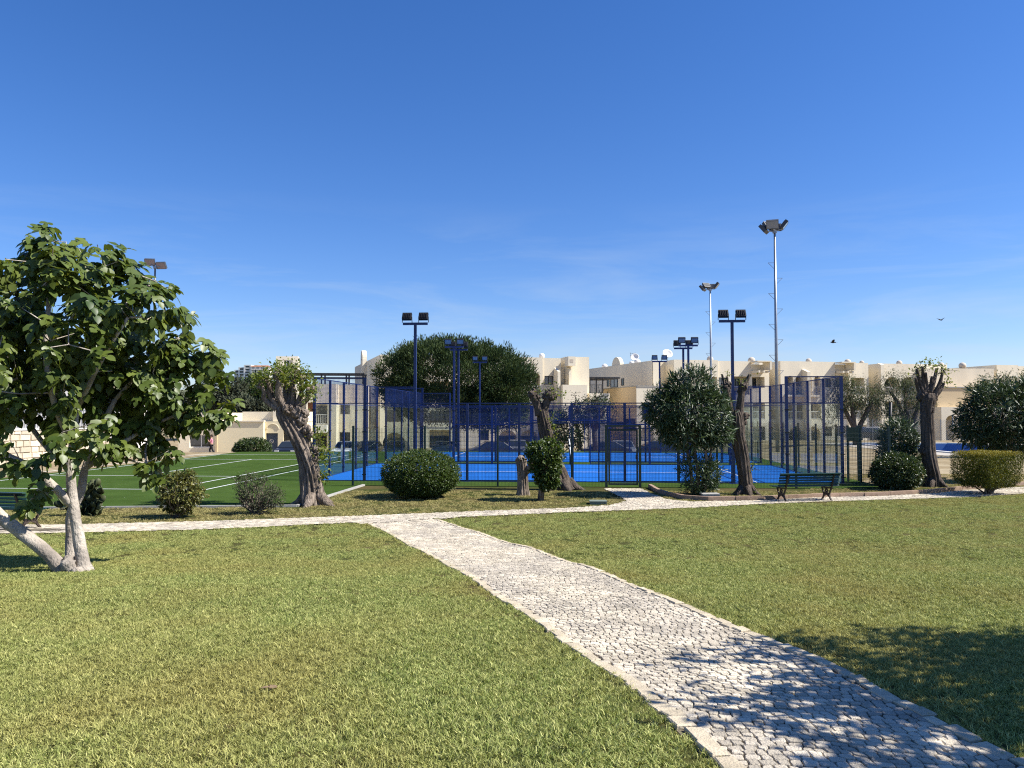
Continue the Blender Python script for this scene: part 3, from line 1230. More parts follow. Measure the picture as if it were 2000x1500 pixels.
# ------------------------------------------------------------------ tall galvanised masts
def mast(label, px, py, Y, heads, base_r=0.15):
    top = at(px, py, Y)
    g0 = float(zg(top.x, top.y))
    h = top.z - g0
    t = thing('floodlight_mast', label, 'floodlight mast', (top.x, top.y, g0), 0, 'tall grey floodlight masts')
    MB().tube([(0, 0, 0.02), (0, 0, h * .5), (0, 0, h)], [base_r, base_r * .75, base_r * .5], 10).build('pole', 'galv', t, True)
    MB().box((-.25, -.25, 0), (.25, .25, 0.02)).build('base_plate', 'galv', t)
    k = 0
    z = h - 2.3
    while z > 3.0:
        s = 1 if k % 2 else -1
        m = MB()
        x0 = s * base_r * 0.6
        m.bar((x0, 0, z), (x0 + s * 0.42, 0, z), 0.025)
        m.bar((x0 + s * 0.42, 0, z), (x0, 0, z - 0.42), 0.025)
        m.build('climbing_step', 'galv', t)
        z -= 1.12
        k += 1
    ring = MB()
    ring.tube([(0, 0, h - 0.12), (0, 0, h + 0.1)], [0.16, 0.16], 10)
    for (dx, dy, dz, fx, fy) in heads:
        ring.bar((0, 0, h), (dx * .8, dy * .8, h + dz * .5), 0.07)
    ring.build('head_frame', 'galv', t)
    for (dx, dy, dz, fx, fy) in heads:
        b, l = MB(), MB()
        flood_head(b, l, (dx, dy, h + dz), (fx, fy, -0.75), 0.85, 0.62, 0.22)
        o = b.build('floodlight', 'head', t)
        l.build('lens', 'lens', o)
    return t


H4 = [(-0.85, 0.1, .10, -.8, .5), (-0.35, -.55, .35, -.3, -.9), (0.25, .6, .35, .2, .9), (0.75, -.1, .40, .9, -.3), (-0.3, .5, .45, -.4, .9)]
mast('tallest grey floodlight mast with a cluster of lamps, right of the court', 1513, 452, 55.4, H4)
mast('thinner grey floodlight mast further away, its lamp cluster left of the tallest mast', 1387, 566, 81.0, [H4[0], H4[2], H4[3], H4[4]])
mast('grey floodlight mast whose two lamps peep out over the fig tree', 303, 522, 68.0, [(-0.35, -.3, .35, .2, -1.0), (0.55, -.1, .1, -.1, -1.0)])

# ------------------------------------------------------------------ green mesh fence with gate
fence = thing('mesh_fence', 'dark green welded mesh fence with gate in front of the padel court', 'fence', uv(0, -1.95), -ANG)
FU = [-7.9, -5.28, -2.65, -0.02, 1.2]
GATE = (1.2, 2.38)
FU2 = [2.38, 5.05, 7.75, 10.9]
FH = 2.08


def fpost(u, v, w=0.06, h=FH + 0.08, par=fence):
    o = MB().box((-w / 2, -w / 2, 0), (w / 2, w / 2, h)).build('post', 'green_metal', par)
    o.location = (u, v, 0)


def fpanel(u0, u1, v=0.0, rz=0.0, par=fence, sp=0.05, th=0.0065):
    L_ = u1 - u0
    me = wires(0.03, L_ - 0.03, 0.03, FH, sp, 0.16, th)
    me.materials.append(MT['green_metal'])
    o = link('mesh_panel', me, None, par)
    o.location = (u0, v, 0)
    o.rotation_euler = (0, 0, rz)


for i, u in enumerate(FU):
    fpost(u, 0, 0.07 if i < 4 else 0.09)
for a, b in zip(FU[:-1], FU[1:]):
    fpanel(a, b)
for u in FU2:
    fpost(u, 0, 0.09 if u == FU2[0] else 0.07)
for a, b in zip(FU2[:-1], FU2[1:]):
    fpanel(a, b)
gt = MB()
gt.box((1.27, -0.03, 0.09), (1.33, 0.03, 2.06)).box((2.25, -0.03, 0.09), (2.31, 0.03, 2.06)).box((1.33, -0.03, 0.09), (2.25, 0.03, 0.15)).box((1.33, -0.03, 2.0), (2.25, 0.03, 2.06))
gate = gt.build('gate', 'green_metal', fence)
me = wires(1.33, 2.25, 0.15, 2.0, 0.05, 0.16, 0.0065)
me.materials.append(MT['green_metal'])
link('mesh_panel', me, None, gate)
MB().box((2.22, -0.07, 1.0), (2.30, -0.03, 1.16)).build('handle', 'black', gate)
MB().box((1.16, -0.04, 2.14), (2.42, 0.04, 2.20)).build('gate_lintel', 'green_metal', fence)
side = thing('mesh_fence', 'dark green welded mesh fence running back along the right side of the courts', 'fence', uv(10.9, -1.95), -ANG + PI / 2)
vv = [2.6, 5.2, 7.8, 10.4, 13.0, 15.6, 18.2, 20.8, 23.4]
for v in vv:
    fpost(v, 0, 0.07, par=side)
for a, b in zip([0] + vv[:-1], vv):
    fpanel(a, b, par=side, sp=0.10, th=0.005)
nb = at(1667, 939, 29.6)
nb = thing('notice_board', 'small dark green board fixed high between two green posts beside the court corner', 'notice board', on(nb.x, 29.6))
for x in (-0.2, 0.2):
    MB().box((x - .035, -.035, 0), (x + .035, .035, 2.15)).build('post', 'green_metal', nb)
MB().box((-.24, -.06, 1.55), (.24, -.036, 2.08)).build('board', 'green_metal', nb)


# ------------------------------------------------------------------ buildings
class Facade:
    """a vertical wall on the line P0 + s*u, with openings; s from left to right as seen from the camera"""
    def __init__(self, P0, ang):
        self.P0 = Vector((P0[0], P0[1]))
        self.u = Vector((math.cos(ang), math.sin(ang)))
        self.n = Vector((self.u.y, -self.u.x))          # outwards, to the camera side

    def s_of(self, px):
        k = (px - 1000) / FPX
        return (k * self.P0.y - self.P0.x) / (self.u.x - k * self.u.y)

    def z_of(self, px, py):
        s = self.s_of(px)
        Y = self.P0.y + s * self.u.y
        return at(px, py, Y).z

    def pt(self, s, z, d=0.0):
        """d > 0 is behind the wall plane"""
        p = self.P0 + self.u * s - self.n * d
        return Vector((p.x, p.y, z))


def rect_px(F, x0, y0, x1, y1):
    return F.s_of(x0), F.s_of(x1), F.z_of((x0 + x1) / 2, y1), F.z_of((x0 + x1) / 2, y0)


def build_wall(F, s0, s1, z0, z1, opens, org, depth=9.0, d0=0.0, roof=True, left=True, right=True):
    """front wall with holes, reveals and backs; plus sides, roof and rear. opens: (s0,s1,z0,z1,recess,arch)"""
    mb = MB()
    ss = sorted(set([s0, s1] + [min(max(q, s0), s1) for o in opens for q in o[:2]]))
    zs = sorted(set([z0, z1] + [min(max(q, z0), z1) for o in opens for q in o[2:4]]))

    def P(s, z, d=0.0):
        return F.pt(s, z, d + d0) - org
    for a, b in zip(ss[:-1], ss[1:]):
        for c, d in zip(zs[:-1], zs[1:]):
            if b - a < 1e-4 or d - c < 1e-4:
                continue
            m, n = (a + b) / 2, (c + d) / 2
            if any(o[0] < m < o[1] and o[2] < n < o[3] for o in opens):
                continue
            mb.add([P(a, c), P(b, c), P(b, d), P(a, d)], [(0, 1, 2, 3)])
    for o in opens:
        a, b, c, d, rc, arch = o
        mb.add([P(a, c), P(a, c, rc), P(a, d, rc), P(a, d)], [(3, 2, 1, 0)])
        mb.add([P(b, c), P(b, c, rc), P(b, d, rc), P(b, d)], [(0, 1, 2, 3)])
        mb.add([P(a, d), P(a, d, rc), P(b, d, rc), P(b, d)], [(0, 1, 2, 3)])
        mb.add([P(a, c), P(a, c, rc), P(b, c, rc), P(b, c)], [(3, 2, 1, 0)])
        if rc > 0.5:
            mb.add([P(a, c, rc), P(b, c, rc), P(b, d, rc), P(a, d, rc)], [(0, 1, 2, 3)])
        if arch:
            h = min((b - a) / 2, (d - c) * 0.6)
            n = 8
            mid = (a + b) / 2
            for sgn in (-1, 1):
                cx = a if sgn < 0 else b
                arc = []
                for k in range(n + 1):
                    t = PI / 2 * k / n
                    arc.append((mid + sgn * (b - a) / 2 * math.cos(t), d - h + h * math.sin(t)))
                for k in range(n):
                    p, q = arc[k], arc[k + 1]
                    mb.add([P(cx, d, 0.0), P(p[0], p[1], 0.0), P(q[0], q[1], 0.0)], [(0, 1, 2) if sgn < 0 else (0, 2, 1)])
                    mb.add([P(p[0], p[1]), P(p[0], p[1], .35), P(q[0], q[1], .35), P(q[0], q[1])], [(0, 1, 2, 3)])
    if left:
        mb.add([P(s0, z0), P(s0, z1), P(s0, z1, depth), P(s0, z0, depth)], [(0, 1, 2, 3)])
    if right:
        mb.add([P(s1, z0), P(s1, z0, depth), P(s1, z1, depth), P(s1, z1)], [(0, 1, 2, 3)])
    mb.add([P(s0, z0, depth), P(s0, z1, depth), P(s1, z1, depth), P(s1, z0, depth)], [(0, 1, 2, 3)])
    if roof:
        mb.add([P(s0, z1), P(s1, z1), P(s1, z1, depth), P(s0, z1, depth)], [(0, 1, 2, 3)])
    return mb


def window(F, r, org, parent, d=0.16, frame='frame', pane='pane', mull=1, name='window', bars=0):
    a, b, c, e = r
    t = 0.07

    def bx(mb, s0, s1, z0, z1, d0, d1):
        p = [F.pt(s, z, dd) - org for dd in (d0, d1) for s, z in ((s0, z0), (s1, z0), (s1, z1), (s0, z1))]
        mb.add(p, [(0, 1, 2, 3), (7, 6, 5, 4), (0, 4, 5, 1), (1, 5, 6, 2), (2, 6, 7, 3), (3, 7, 4, 0)])
    m = MB()
    bx(m, a, a + t, c, e, d - .05, d + .03)
    bx(m, b - t, b, c, e, d - .05, d + .03)
    bx(m, a + t, b - t, c, c + t, d - .05, d + .03)
    bx(m, a + t, b - t, e - t, e, d - .05, d + .03)
    for k in range(mull):
        x = a + (b - a) * (k + 1) / (mull + 1)
        bx(m, x - t / 2, x + t / 2, c + t, e - t, d - .045, d + .028)
    w = m.build(name, frame, parent)
    g = MB()
    bx(g, a + t * .8, b - t * .8, c + t * .8, e - t * .8, d, d + .012)
    g.build('pane', pane, w)
    return w


def railing(F, s0, s1, z, h, org, parent, d=0.05, m='wframe', name='railing', step=0.16):
    mb = MB()
    mb.bar(F.pt(s0, z + h, d) - org, F.pt(s1, z + h, d) - org, 0.06, 0.06)
    mb.bar(F.pt(s0, z + .08, d) - org, F.pt(s1, z + .08, d) - org, 0.04, 0.04)
    n = max(2, int((s1 - s0) / step))
    for i in range(n + 1):
        s = s0 + (s1 - s0) * i / n
        mb.bar(F.pt(s, z + .08, d) - org, F.pt(s, z + h, d) - org, 0.03, 0.03)
    return mb.build(name, m, parent)


def slab(F, s0, s1, z0, z1, d0, d1, org, parent, name, m):
    mb = MB()
    p = [F.pt(s, z, dd) - org for dd in (d0, d1) for s, z in ((s0, z0), (s1, z0), (s1, z1), (s0, z1))]
    mb.add(p, [(0, 1, 2, 3), (7, 6, 5, 4), (0, 4, 5, 1), (1, 5, 6, 2), (2, 6, 7, 3), (3, 7, 4, 0)])
    return mb.build(name, m, parent)


def wedge_fin(F, s, w, z0, z1, out, org, parent, m='cream'):
    """projecting buttress wall with sloping top"""
    mb = MB()
    p = []
    for q in (s - w / 2, s + w / 2):
        p += [F.pt(q, z0, 0) - org, F.pt(q, z1, 0) - org, F.pt(q, z1 - .35 * out, -out) - org, F.pt(q, z0, -out) - org]
    mb.add(p, [(0, 1, 2, 3), (7, 6, 5, 4), (1, 5, 6, 2), (2, 6, 7, 3)])
    return mb.build('buttress', m, parent)


def dome(p, org, parent, r=0.45, m='dome'):
    mb = MB()
    p = Vector(p) - org
    r *= .72
    mb.tube([p, p + Vector((0, 0, r * .7))], [r * .85, r * .85], 12)
    mb.ball(p + Vector((0, 0, r * .7)), (r, r, r * .95), 12, 8)
    return mb.build('roof_vent', m, parent, True)


def arch_block(c, u, w, h, t, org, parent):
    """round-topped parapet piece"""
    c = Vector(c) - org
    n = 10
    poly = [(-w / 2, 0), (w / 2, 0)] + [(w / 2 * math.cos(PI * k / n), h - w / 2 + w / 2 * math.sin(PI * k / n)) for k in range(n + 1)]
    M = Matrix.Translation(c) @ Matrix.Rotation(math.atan2(u.y, u.x), 4, 'Z')
    return MB().prism(poly, 0, t, M).build('chimney', 'cream', parent)


TH = math.radians(12.5)
GZ = -1.05

# ---- right hand hotel block
F2 = Facade((16.2, 88.4), TH)
org2 = F2.pt(0, GZ)
h2 = thing('hotel_block', 'long cream three storey hotel block with arched balconies behind the court and pool', 'building', org2)
ROOF2 = at(1290, 703, F2.P0.y).z
segs = [  # px range, roof y, set-back, list of openings (px rect, recess, arch, kind)
    (1276, 1290, 704, 0.0, []),
    (1290, 1317, 704, 2.6, [((1294, 736, 1309, 760), .2, 0, 'win'), ((1294, 787, 1309, 812), .2, 0, 'win'), ((1294, 834, 1309, 852), .2, 0, 'win')]),
    (1317, 1403, 703, 0.0, [((1334, 736, 1352, 755), 1.3, 1, 'log'), ((1381, 736, 1401, 771), 1.4, 0, 'log'), ((1334, 786, 1372, 818), 1.4, 0, 'log'), ((1381, 786, 1401, 818), 1.4, 0, 'log'), ((1330, 834, 1372, 860), 1.2, 1, 'dark'), ((1380, 834, 1400, 858), .2, 0, 'win')]),
    (1403, 1470, 705, 0.25, [((1406, 737, 1421, 756), .2, 0, 'cur'), ((1431, 735, 1466, 771), 1.5, 0, 'log'), ((1406, 787, 1421, 812), .2, 0, 'win'), ((1431, 786, 1466, 819), 1.5, 0, 'log'), ((1431, 832, 1466, 860), 1.3, 1, 'dark')]),
    (1470, 1505, 712, 0.25, [((1471, 736, 1496, 757), 1.5, 0, 'log'), ((1472, 787, 1496, 819), 1.2, 0, 'log'), ((1473, 833, 1496, 860), .2, 0, 'win')]),
    (1505, 1525, 706, 2.4, [((1508, 737, 1521, 754), .2, 0, 'win'), ((1508, 800, 1521, 818), .2, 0, 'win'), ((1508, 832, 1521, 850), .2, 0, 'win')]),
    (1525, 1632, 706, 0.0, [((1538, 734, 1550, 771), 1.4, 1, 'log'), ((1555, 734, 1567, 771), 1.4, 1, 'log'), ((1575, 734, 1586, 771), 1.4, 1, 'log'), ((1591, 734, 1603, 771), 1.4, 1, 'log'),
                            ((1538, 787, 1552, 819), 1.3, 0, 'log'), ((1556, 787, 1572, 819), 1.3, 0, 'log'), ((1578, 787, 1603, 819), 1.3, 0, 'log'), ((1612, 740, 1624, 756), .2, 0, 'win'),
                            ((1540, 833, 1569, 862), 1.2, 1, 'dark'), ((1574, 833, 1602, 862), 1.2, 1, 'dark'), ((1610, 833, 1624, 852), .2, 0, 'win')]),
    (1632, 1658, 712, 0.3, [((1633, 738, 1656, 756), 1.4, 0, 'log'), ((1634, 786, 1655, 817), 1.3, 0, 'log'), ((1634, 832, 1655, 852), .2, 0, 'win')]),
    (1658, 1697, 709, 0.0, [((1663, 738, 1689, 771), 1.6, 0, 'log'), ((1663, 784, 1691, 818), 1.4, 0, 'log'), ((1678, 830, 1691, 850), 1.0, 0, 'log')]),
    (1697, 1720, 709, 2.4, [((1700, 738, 1712, 754), .2, 0, 'cur'), ((1701, 785, 1713, 800), .2, 0, 'win'), ((1701, 831, 1712, 847), .2, 0, 'win')]),
    (1720, 1851, 711, 0.0, [((1727, 737, 1758, 771), 1.5, 1, 'log'), ((1762, 737, 1786, 771), 1.5, 1, 'log'), ((1728, 784, 1760, 816), 1.4, 0, 'log'), ((1765, 784, 1788, 816), 1.4, 0, 'log'),
                            ((1794, 784, 1815, 816), 1.4, 0, 'log'), ((1825, 783, 1839, 815), 1.4, 0, 'log'), ((1800, 738, 1815, 756), .2, 0, 'win'), ((1728, 832, 1758, 862), 1.2, 1, 'dark'),
                            ((1795, 831, 1804, 845), .2, 0, 'win'), ((1826, 828, 1838, 852), 1.0, 0, 'log')]),
]


def make_segs(F, segs, org, par, zb, depth=10.0, wallm='cream'):
    for (x0, x1, ry, back, ops) in segs:
        s0, s1 = F.s_of(x0), F.s_of(x1)
        zr = F.z_of((x0 + x1) / 2, ry)
        Fb = Facade((F.P0 - F.n * back), math.atan2(F.u.y, F.u.x))
        opens = []
        for r, rc, arch, kind in ops:
            a, b, c, d = rect_px(F, *r)
            opens.append((max(a, s0 + .1), min(b, s1 - .1), c, d, rc, arch))
        mb = build_wall(Fb, s0, s1, zb, zr, opens, org, depth - back)
        mb.build('wall', wallm, par)
        for (a, b, c, d, rc, arch), (r, _, _, kind) in zip(opens, ops):
            if kind in ('win', 'cur'):
                window(Fb, (a, b, c, d), org, par, 0.16, 'frame', 'pane' if kind == 'win' else 'curtain', 1)
            elif kind == 'log':
                w_ = (b - a)
                window(Fb, (a + .12 * w_, b - .2 * w_, c + .05, c + min(2.2, (d - c) * .9)), org, par, rc - .08, 'frame', 'pane', 2)
                if d - c > 1.7:
                    railing(Fb, a, b, c, 0.95, org, par, 0.08, 'wframe')
            elif kind == 'dark':
                window(Fb, (a + .05, b - .05, c, d - .3 * (d - c)), org, par, rc - .06, 'frame', 'pane', 3)


make_segs(F2, segs, org2, h2, GZ)
# corner pergolas on the roof: projecting box with beams whose shadows fall on the wall
for (x0, x1, y0, y1) in ((1468, 1496, 706, 723), (1631, 1658, 708, 724)):
    a, b, c, d = rect_px(F2, x0, y0, x1, y1)
    slab(F2, a, b, d - .12, d, -1.4, 0.25, org2, h2, 'canopy', 'cream')
    slab(F2, b - .25, b, c, d - .12, -1.4, 0.25, org2, h2, 'canopy_wall', 'cream')
    for k in range(3):
        x = a + (b - a) * (k + .5) / 3
        slab(F2, x - .1, x + .1, c - .35, c - .1, -1.3, 0.25, org2, h2, 'beam', 'cream')
a, b, c, d = rect_px(F2, 1532, 771.5, 1596, 775)
slab(F2, a, b, c, d, -0.5, 0.0, org2, h2, 'balcony_ledge', 'cream')
wedge_fin(F2, F2.s_of(1570), .42, GZ, F2.z_of(1570, 721), 1.1, org2, h2)
wedge_fin(F2, F2.s_of(1718.5), .5, GZ, F2.z_of(1718, 709.5), 0.6, org2, h2)
for px, py, r in ((1397, 703, .55), (1479, 706, .62), (1592, 706, .5), (1669, 708.5, .55), (1697, 708.5, .4), (1771, 710, .5), (1854, 714, .5)):
    s = F2.s_of(px)
    dome(F2.pt(s, F2.z_of(px, py), 1.2) - Vector((0, 0, .12)), org2, h2, r)
# receding, shaded wall on its left: low front block with terrace, and the upper wall
Lw = Facade((10.4, 105.6), math.atan2(88.4 - 105.6, 16.2 - 10.4))
ZL = F2.z_of(1276, 704)
up = MB()
A, B = Vector((10.4, 105.6, 0)), Vector((16.2, 88.4, 0))
up.add([A + Vector((0, 0, GZ)) - org2, B + Vector((0, 0, GZ)) - org2, B + Vector((0, 0, ZL)) - org2, A + Vector((0, 0, ZL)) - org2], [(0, 1, 2, 3)])
up.build('wall', 'cream', h2)
for x0, y0, x1, y1, m in ((1186, 741, 1190.5, 755, 'pane'), (1193, 740, 1207, 756.5, 'curtain'), (1214.5, 739, 1219, 753, 'pane')):
    a, b, c, d = Lw.s_of(x0), Lw.s_of(x1), Lw.z_of((x0 + x1) / 2, y1), Lw.z_of((x0 + x1) / 2, y0)
    window(Lw, (a, b, c, d), org2, h2, -0.02, 'frame', m, 1 if m == 'curtain' else 0)
s = Lw.s_of(1202)
arch_block(Lw.pt(s, ZL - .3, 0.1), Lw.u, 2.4, 1.35, .5, org2, h2)
for px, r in ((1168, .55), (1220, .45), (1231, .55)):
    dome(Lw.pt(Lw.s_of(px), ZL, 1.0) - Vector((0, 0, .1)), org2, h2, r, 'whitewall')
# satellite dishes and aerial
def dish(label, p, r, az):
    t = thing('satellite_dish', label, 'satellite dish', p, az, 'white satellite dishes on the hotel roof')
    mb = MB()
    n, m = 16, 5
    V = [(0, 0.0, 0)]
    for j in range(1, m + 1):
        for k in range(n):
            a = 2 * PI * k / n
            q = r * j / m
            V.append((q * math.cos(a), -0.35 * q * q / r, q * math.sin(a)))
    Fs = [(0, 1 + (k + 1) % n, 1 + k) for k in range(n)]
    for j in range(m - 1):
        for k in range(n):
            a, b = 1 + j * n + k, 1 + j * n + (k + 1) % n
            Fs.append((a, b, b + n, a + n))
    M = Matrix.Translation((0, 0, r + .35)) @ Matrix.Rotation(math.radians(-35), 4, 'X')
    mb.add([M @ Vector(v) for v in V], Fs)
    d = mb.build('reflector', 'whitewall', t, True)
    so = d.modifiers.new('thick', 'SOLIDIFY')
    so.thickness = 0.03
    MB().bar((0, 0.05, 0), (0, 0.05, r + .35), 0.08).build('stand', 'galv', t)
    MB().bar((0, 0.05, .5), (0, -r * .9, r + .1), 0.04).build('feed_arm', 'galv', t)


pd = at(1303, 704, 91)
dish('large white satellite dish on the hotel roof behind the small twin floodlights', (pd.x, pd.y, F2.z_of(1303, 704) - .1), 0.62, 0.2)
pd = at(1240, 708, 96)
dish('white satellite dish beside the aerial on the shaded roof wall', (pd.x, pd.y, ZL - .05), 0.55, -0.3)
pa = at(1236, 709, 97)
ta = thing('roof_aerial', 'thin television aerial standing on the hotel roof beside a dish', 'aerial', (pa.x, pa.y, ZL))
MB().bar((0, 0, 0), (0, 0, 1.5), 0.05).build('mast', 'galv', ta)
am = MB()
for z in (1.0, 1.25, 1.5):
    am.bar((-.35, 0, z), (.35, 0, z), .035)
am.bar((-.3, 0, .9), (-.3, 0, 1.6), .035).bar((.3, 0, .9), (.3, 0, 1.6), .035)
am.build('elements', 'galv', ta)

# ---- two storey block in front of the corner (rounded look, shade of its left wall painted in tan)
FT = Facade((13.35, 82.4), TH)
orgT = FT.pt(0, GZ)
tb = thing('corner_block', 'lower cream block, left shade painted tan, flat parapet, between white tower and hotel block', 'building', orgT)
zt = at(1243, 755, 82.4).z
mbw = build_wall(FT, 0, FT.s_of(1300), GZ, zt, [(FT.s_of(1254), FT.s_of(1268), *[FT.z_of(1260, y) for y in (818, 787)], .2, 0), (FT.s_of(1252), FT.s_of(1276), *[FT.z_of(1260, y) for y in (862, 832)], 1.0, 1)], orgT, 5.0, left=False)
mbw.build('wall', 'cream', tb)
window(FT, (FT.s_of(1254), FT.s_of(1268), *[FT.z_of(1260, y) for y in (818, 787)]), orgT, tb)
A, B = Vector((10.9, 92.0, 0)), Vector((13.35, 82.4, 0))
m_ = MB()
m_.add([A + Vector((0, 0, GZ)) - orgT, B + Vector((0, 0, GZ)) - orgT, B + Vector((0, 0, zt)) - orgT, A + Vector((0, 0, zt)) - orgT], [(0, 1, 2, 3)])
m_.build('wall', 'cream2', tb)  # darker than the lit front: this wall's shade is put into its colour
Lt = Facade((10.9, 92.0), math.atan2(82.4 - 92.0, 13.35 - 10.9))
slab(Lt, 0, (B - A).length, zt, zt + .1, -.06, .3, orgT, tb, 'parapet_cap', 'concrete')
slab(FT, 0.05, FT.s_of(1300), zt, zt + .1, -.06, .3, orgT, tb, 'parapet_cap', 'concrete')
for x0, x1 in ((1190, 1203), (1222, 1241)):
    a, b, c, d = Lt.s_of(x0), Lt.s_of(x1), Lt.z_of(x0, 840), Lt.z_of(x0, 818)
    window(Lt, (a, b, c, d), orgT, tb, 0.0, 'frame', 'pane', 0)

# ---- middle hotel block behind the pine, with the tower
F1 = Facade((-13.8, 80.0), TH)
org1 = F1.pt(0, GZ)
h1 = thing('hotel_wing', 'cream hotel wing with square stair tower partly hidden by the big pine', 'building', org1)
segs1 = [
    (742, 812, 693, 0.0, [((748, 845, 792, 882), 1.2, 1, 'dark'), ((752, 800, 788, 824), 1.3, 0, 'log'), ((752, 745, 788, 770), 1.3, 0, 'log')]),
    (812, 900, 694, 0.0, [((839, 803, 880, 826), 1.3, 0, 'log'), ((839, 840, 880, 880), 1.2, 0, 'dark'), ((839, 745, 880, 771), 1.3, 0, 'log')]),
    (900, 1060, 697, 0.0, [((902, 804, 924, 826), 1.2, 0, 'log'), ((938, 840, 955, 860), .2, 0, 'win'), ((973, 840, 1010, 880), 1.2, 1, 'dark'), ((1015, 840, 1052, 880), 1.2, 1, 'dark'), ((975, 790, 1008, 824), 1.3, 0, 'log'),
                           ((1015, 790, 1036, 824), 1.3, 0, 'log'), ((1041, 729, 1055, 771), 1.3, 1, 'log'), ((975, 740, 1008, 771), 1.3, 0, 'log')]),
    (1060, 1097, 699, 0.3, [((1065, 734, 1082, 751), .2, 0, 'cur'), ((1068, 800, 1083, 818), .2, 0, 'win')]),
    (1097, 1106, 716, 0.9, [((1098, 786, 1105, 818), .3, 0, 'win')]),
    (1106, 1151, 697, 0.0, [((1112, 786, 1140, 818), 1.0, 0, 'log')]),
]
make_segs(F1, segs1, org1, h1, GZ, 12.0)
# receding left wall with arch topped piece
A, B = Vector((-20.7, 101, 0)), Vector((-13.8, 80, 0))
z1 = F1.z_of(742, 693)
m_ = MB()
m_.add([A + Vector((0, 0, GZ)) - org1, B + Vector((0, 0, GZ)) - org1, B + Vector((0, 0, z1)) - org1, A + Vector((0, 0, z1)) - org1], [(0, 1, 2, 3)])
m_.build('wall', 'cream', h1)
L1 = Facade((-20.7, 101), math.atan2(-21, 6.9))
s = L1.s_of(714)
slab(L1, s - .9, s + .9, GZ, L1.z_of(714, 702), -.5, 0.0, org1, h1, 'pilaster', 'cream')
arch_block(L1.pt(s, L1.z_of(714, 703), -.5), L1.u, 1.7, 1.1, .5, org1, h1)
# tower box on the left of the square tower, slanted buttress, low front walls
a, b, c, d = rect_px(F1, 1103, 698, 1117, 716)
slab(F1, a, b, c, d, -1.4, -0.01, org1, h1, 'vent_box', 'cream')
slab(F1, a + .2, b - .25, c + .35, d - .3, -1.42, -1.403, org1, h1, 'vent_grille', 'dome')
wedge_fin(F1, F1.s_of(1085), .3, GZ, F1.z_of(1085, 718), 1.4, org1, h1)
wedge_fin(F1, F1.s_of(1110), .3, F1.z_of(1110, 752), F1.z_of(1110, 717), .8, org1, h1)
a, b, c, d = rect_px(F1, 1088, 753, 1135, 785)
slab(F1, a, b, GZ, d, -2.2, -.02, org1, h1, 'terrace_wall', 'cream')
a, b, c, d = rect_px(F1, 1140, 769, 1179, 785)
slab(F1, a, b, GZ, d, -2.0, 6.0, org1, h1, 'terrace_wall', 'cream')
dome(F1.pt(F1.s_of(1063), F1.z_of(1063, 698), 1.0), org1, h1, .45, 'whitewall')
# terrace with black pergola
FP = Facade((8.4, 86.5), TH)
pg = thing('roof_pergola', 'black flat roofed pergola on the terrace right of the square tower', 'pergola', FP.pt(0, FP.z_of(1165, 768)))
og = FP.pt(0, FP.z_of(1165, 768))
slab(FP, FP.s_of(1150), FP.s_of(1210), FP.z_of(1180, 739.5), FP.z_of(1180, 736.5), -.2, 5.0, og, pg, 'roof', 'black')
for px in (1152.5, 1165, 1177.5):
    s = FP.s_of(px)
    slab(FP, s - .06, s + .06, og.z, FP.z_of(px, 739.5), 0, .12, og, pg, 'post', 'black')
railing(FP, FP.s_of(1152.5), FP.s_of(1178), og.z, .95, og, pg, .06, 'frame')

# ---- left two storey wing, seen through the court glass
F0 = Facade((-19.6, 74.5), math.radians(6))
org0 = F0.pt(0, GZ)
h0 = thing('hotel_annexe', 'cream two storey annexe with brown shutters seen through the left court glass', 'building', org0)
segs0 = [
    (598, 642, 750, 0.0, [((601, 786, 611, 829), .3, 0, 'shut'), ((601, 846, 611, 872), .3, 0, 'shut'), ((615, 789, 640, 829), 1.1, 0, 'log'), ((617, 846, 640, 874), 1.0, 0, 'log')]),
    (642, 657, 750, 0.0, []),
    (657, 712, 750, 2.0, [((660, 789, 679, 809), .25, 0, 'win'), ((659, 845, 680, 866), .25, 0, 'win')]),
]
make_segs(F0, segs0, org0, h0, GZ, 8.0)
for r in ((601, 786, 611, 829), (601, 846, 611, 872)):
    a, b, c, d = rect_px(F0, *r)
    slab(F0, a, b, c, d, .12, .2, org0, h0, 'shutter', 'shutter')
a, b, c, d = rect_px(F0, 613, 830, 641, 845)
slab(F0, a, b, c, d, -.9, -.02, org0, h0, 'balcony', 'whitewall')
pg = thing('roof_pergola', 'black steel pergola frame on the annexe roof above the left court corner', 'pergola', F0.pt(1, F0.z_of(650, 750)))
og = F0.pt(1, F0.z_of(650, 750))
fr = MB()
for (za, zb) in ((728, 731), (736, 737.5)):
    for dd in (0.5, 3.0):
        a, b = F0.s_of(570), F0.s_of(711)
        p = [F0.pt(s, z, d_) - og for d_ in (dd, dd + .12) for s, z in ((a, F0.z_of(640, zb)), (b, F0.z_of(640, zb)), (b, F0.z_of(640, za)), (a, F0.z_of(640, za)))]
        fr.add(p, [(0, 1, 2, 3), (7, 6, 5, 4), (0, 4, 5, 1), (1, 5, 6, 2), (2, 6, 7, 3), (3, 7, 4, 0)])
fr.build('beam', 'black', pg)
for px in (575, 626, 675, 708):
    s = F0.s_of(px)
    for dd in (.5, 3.0):
        slab(F0, s - .08, s + .08, og.z, F0.z_of(px, 731), dd, dd + .1, og, pg, 'post', 'black')

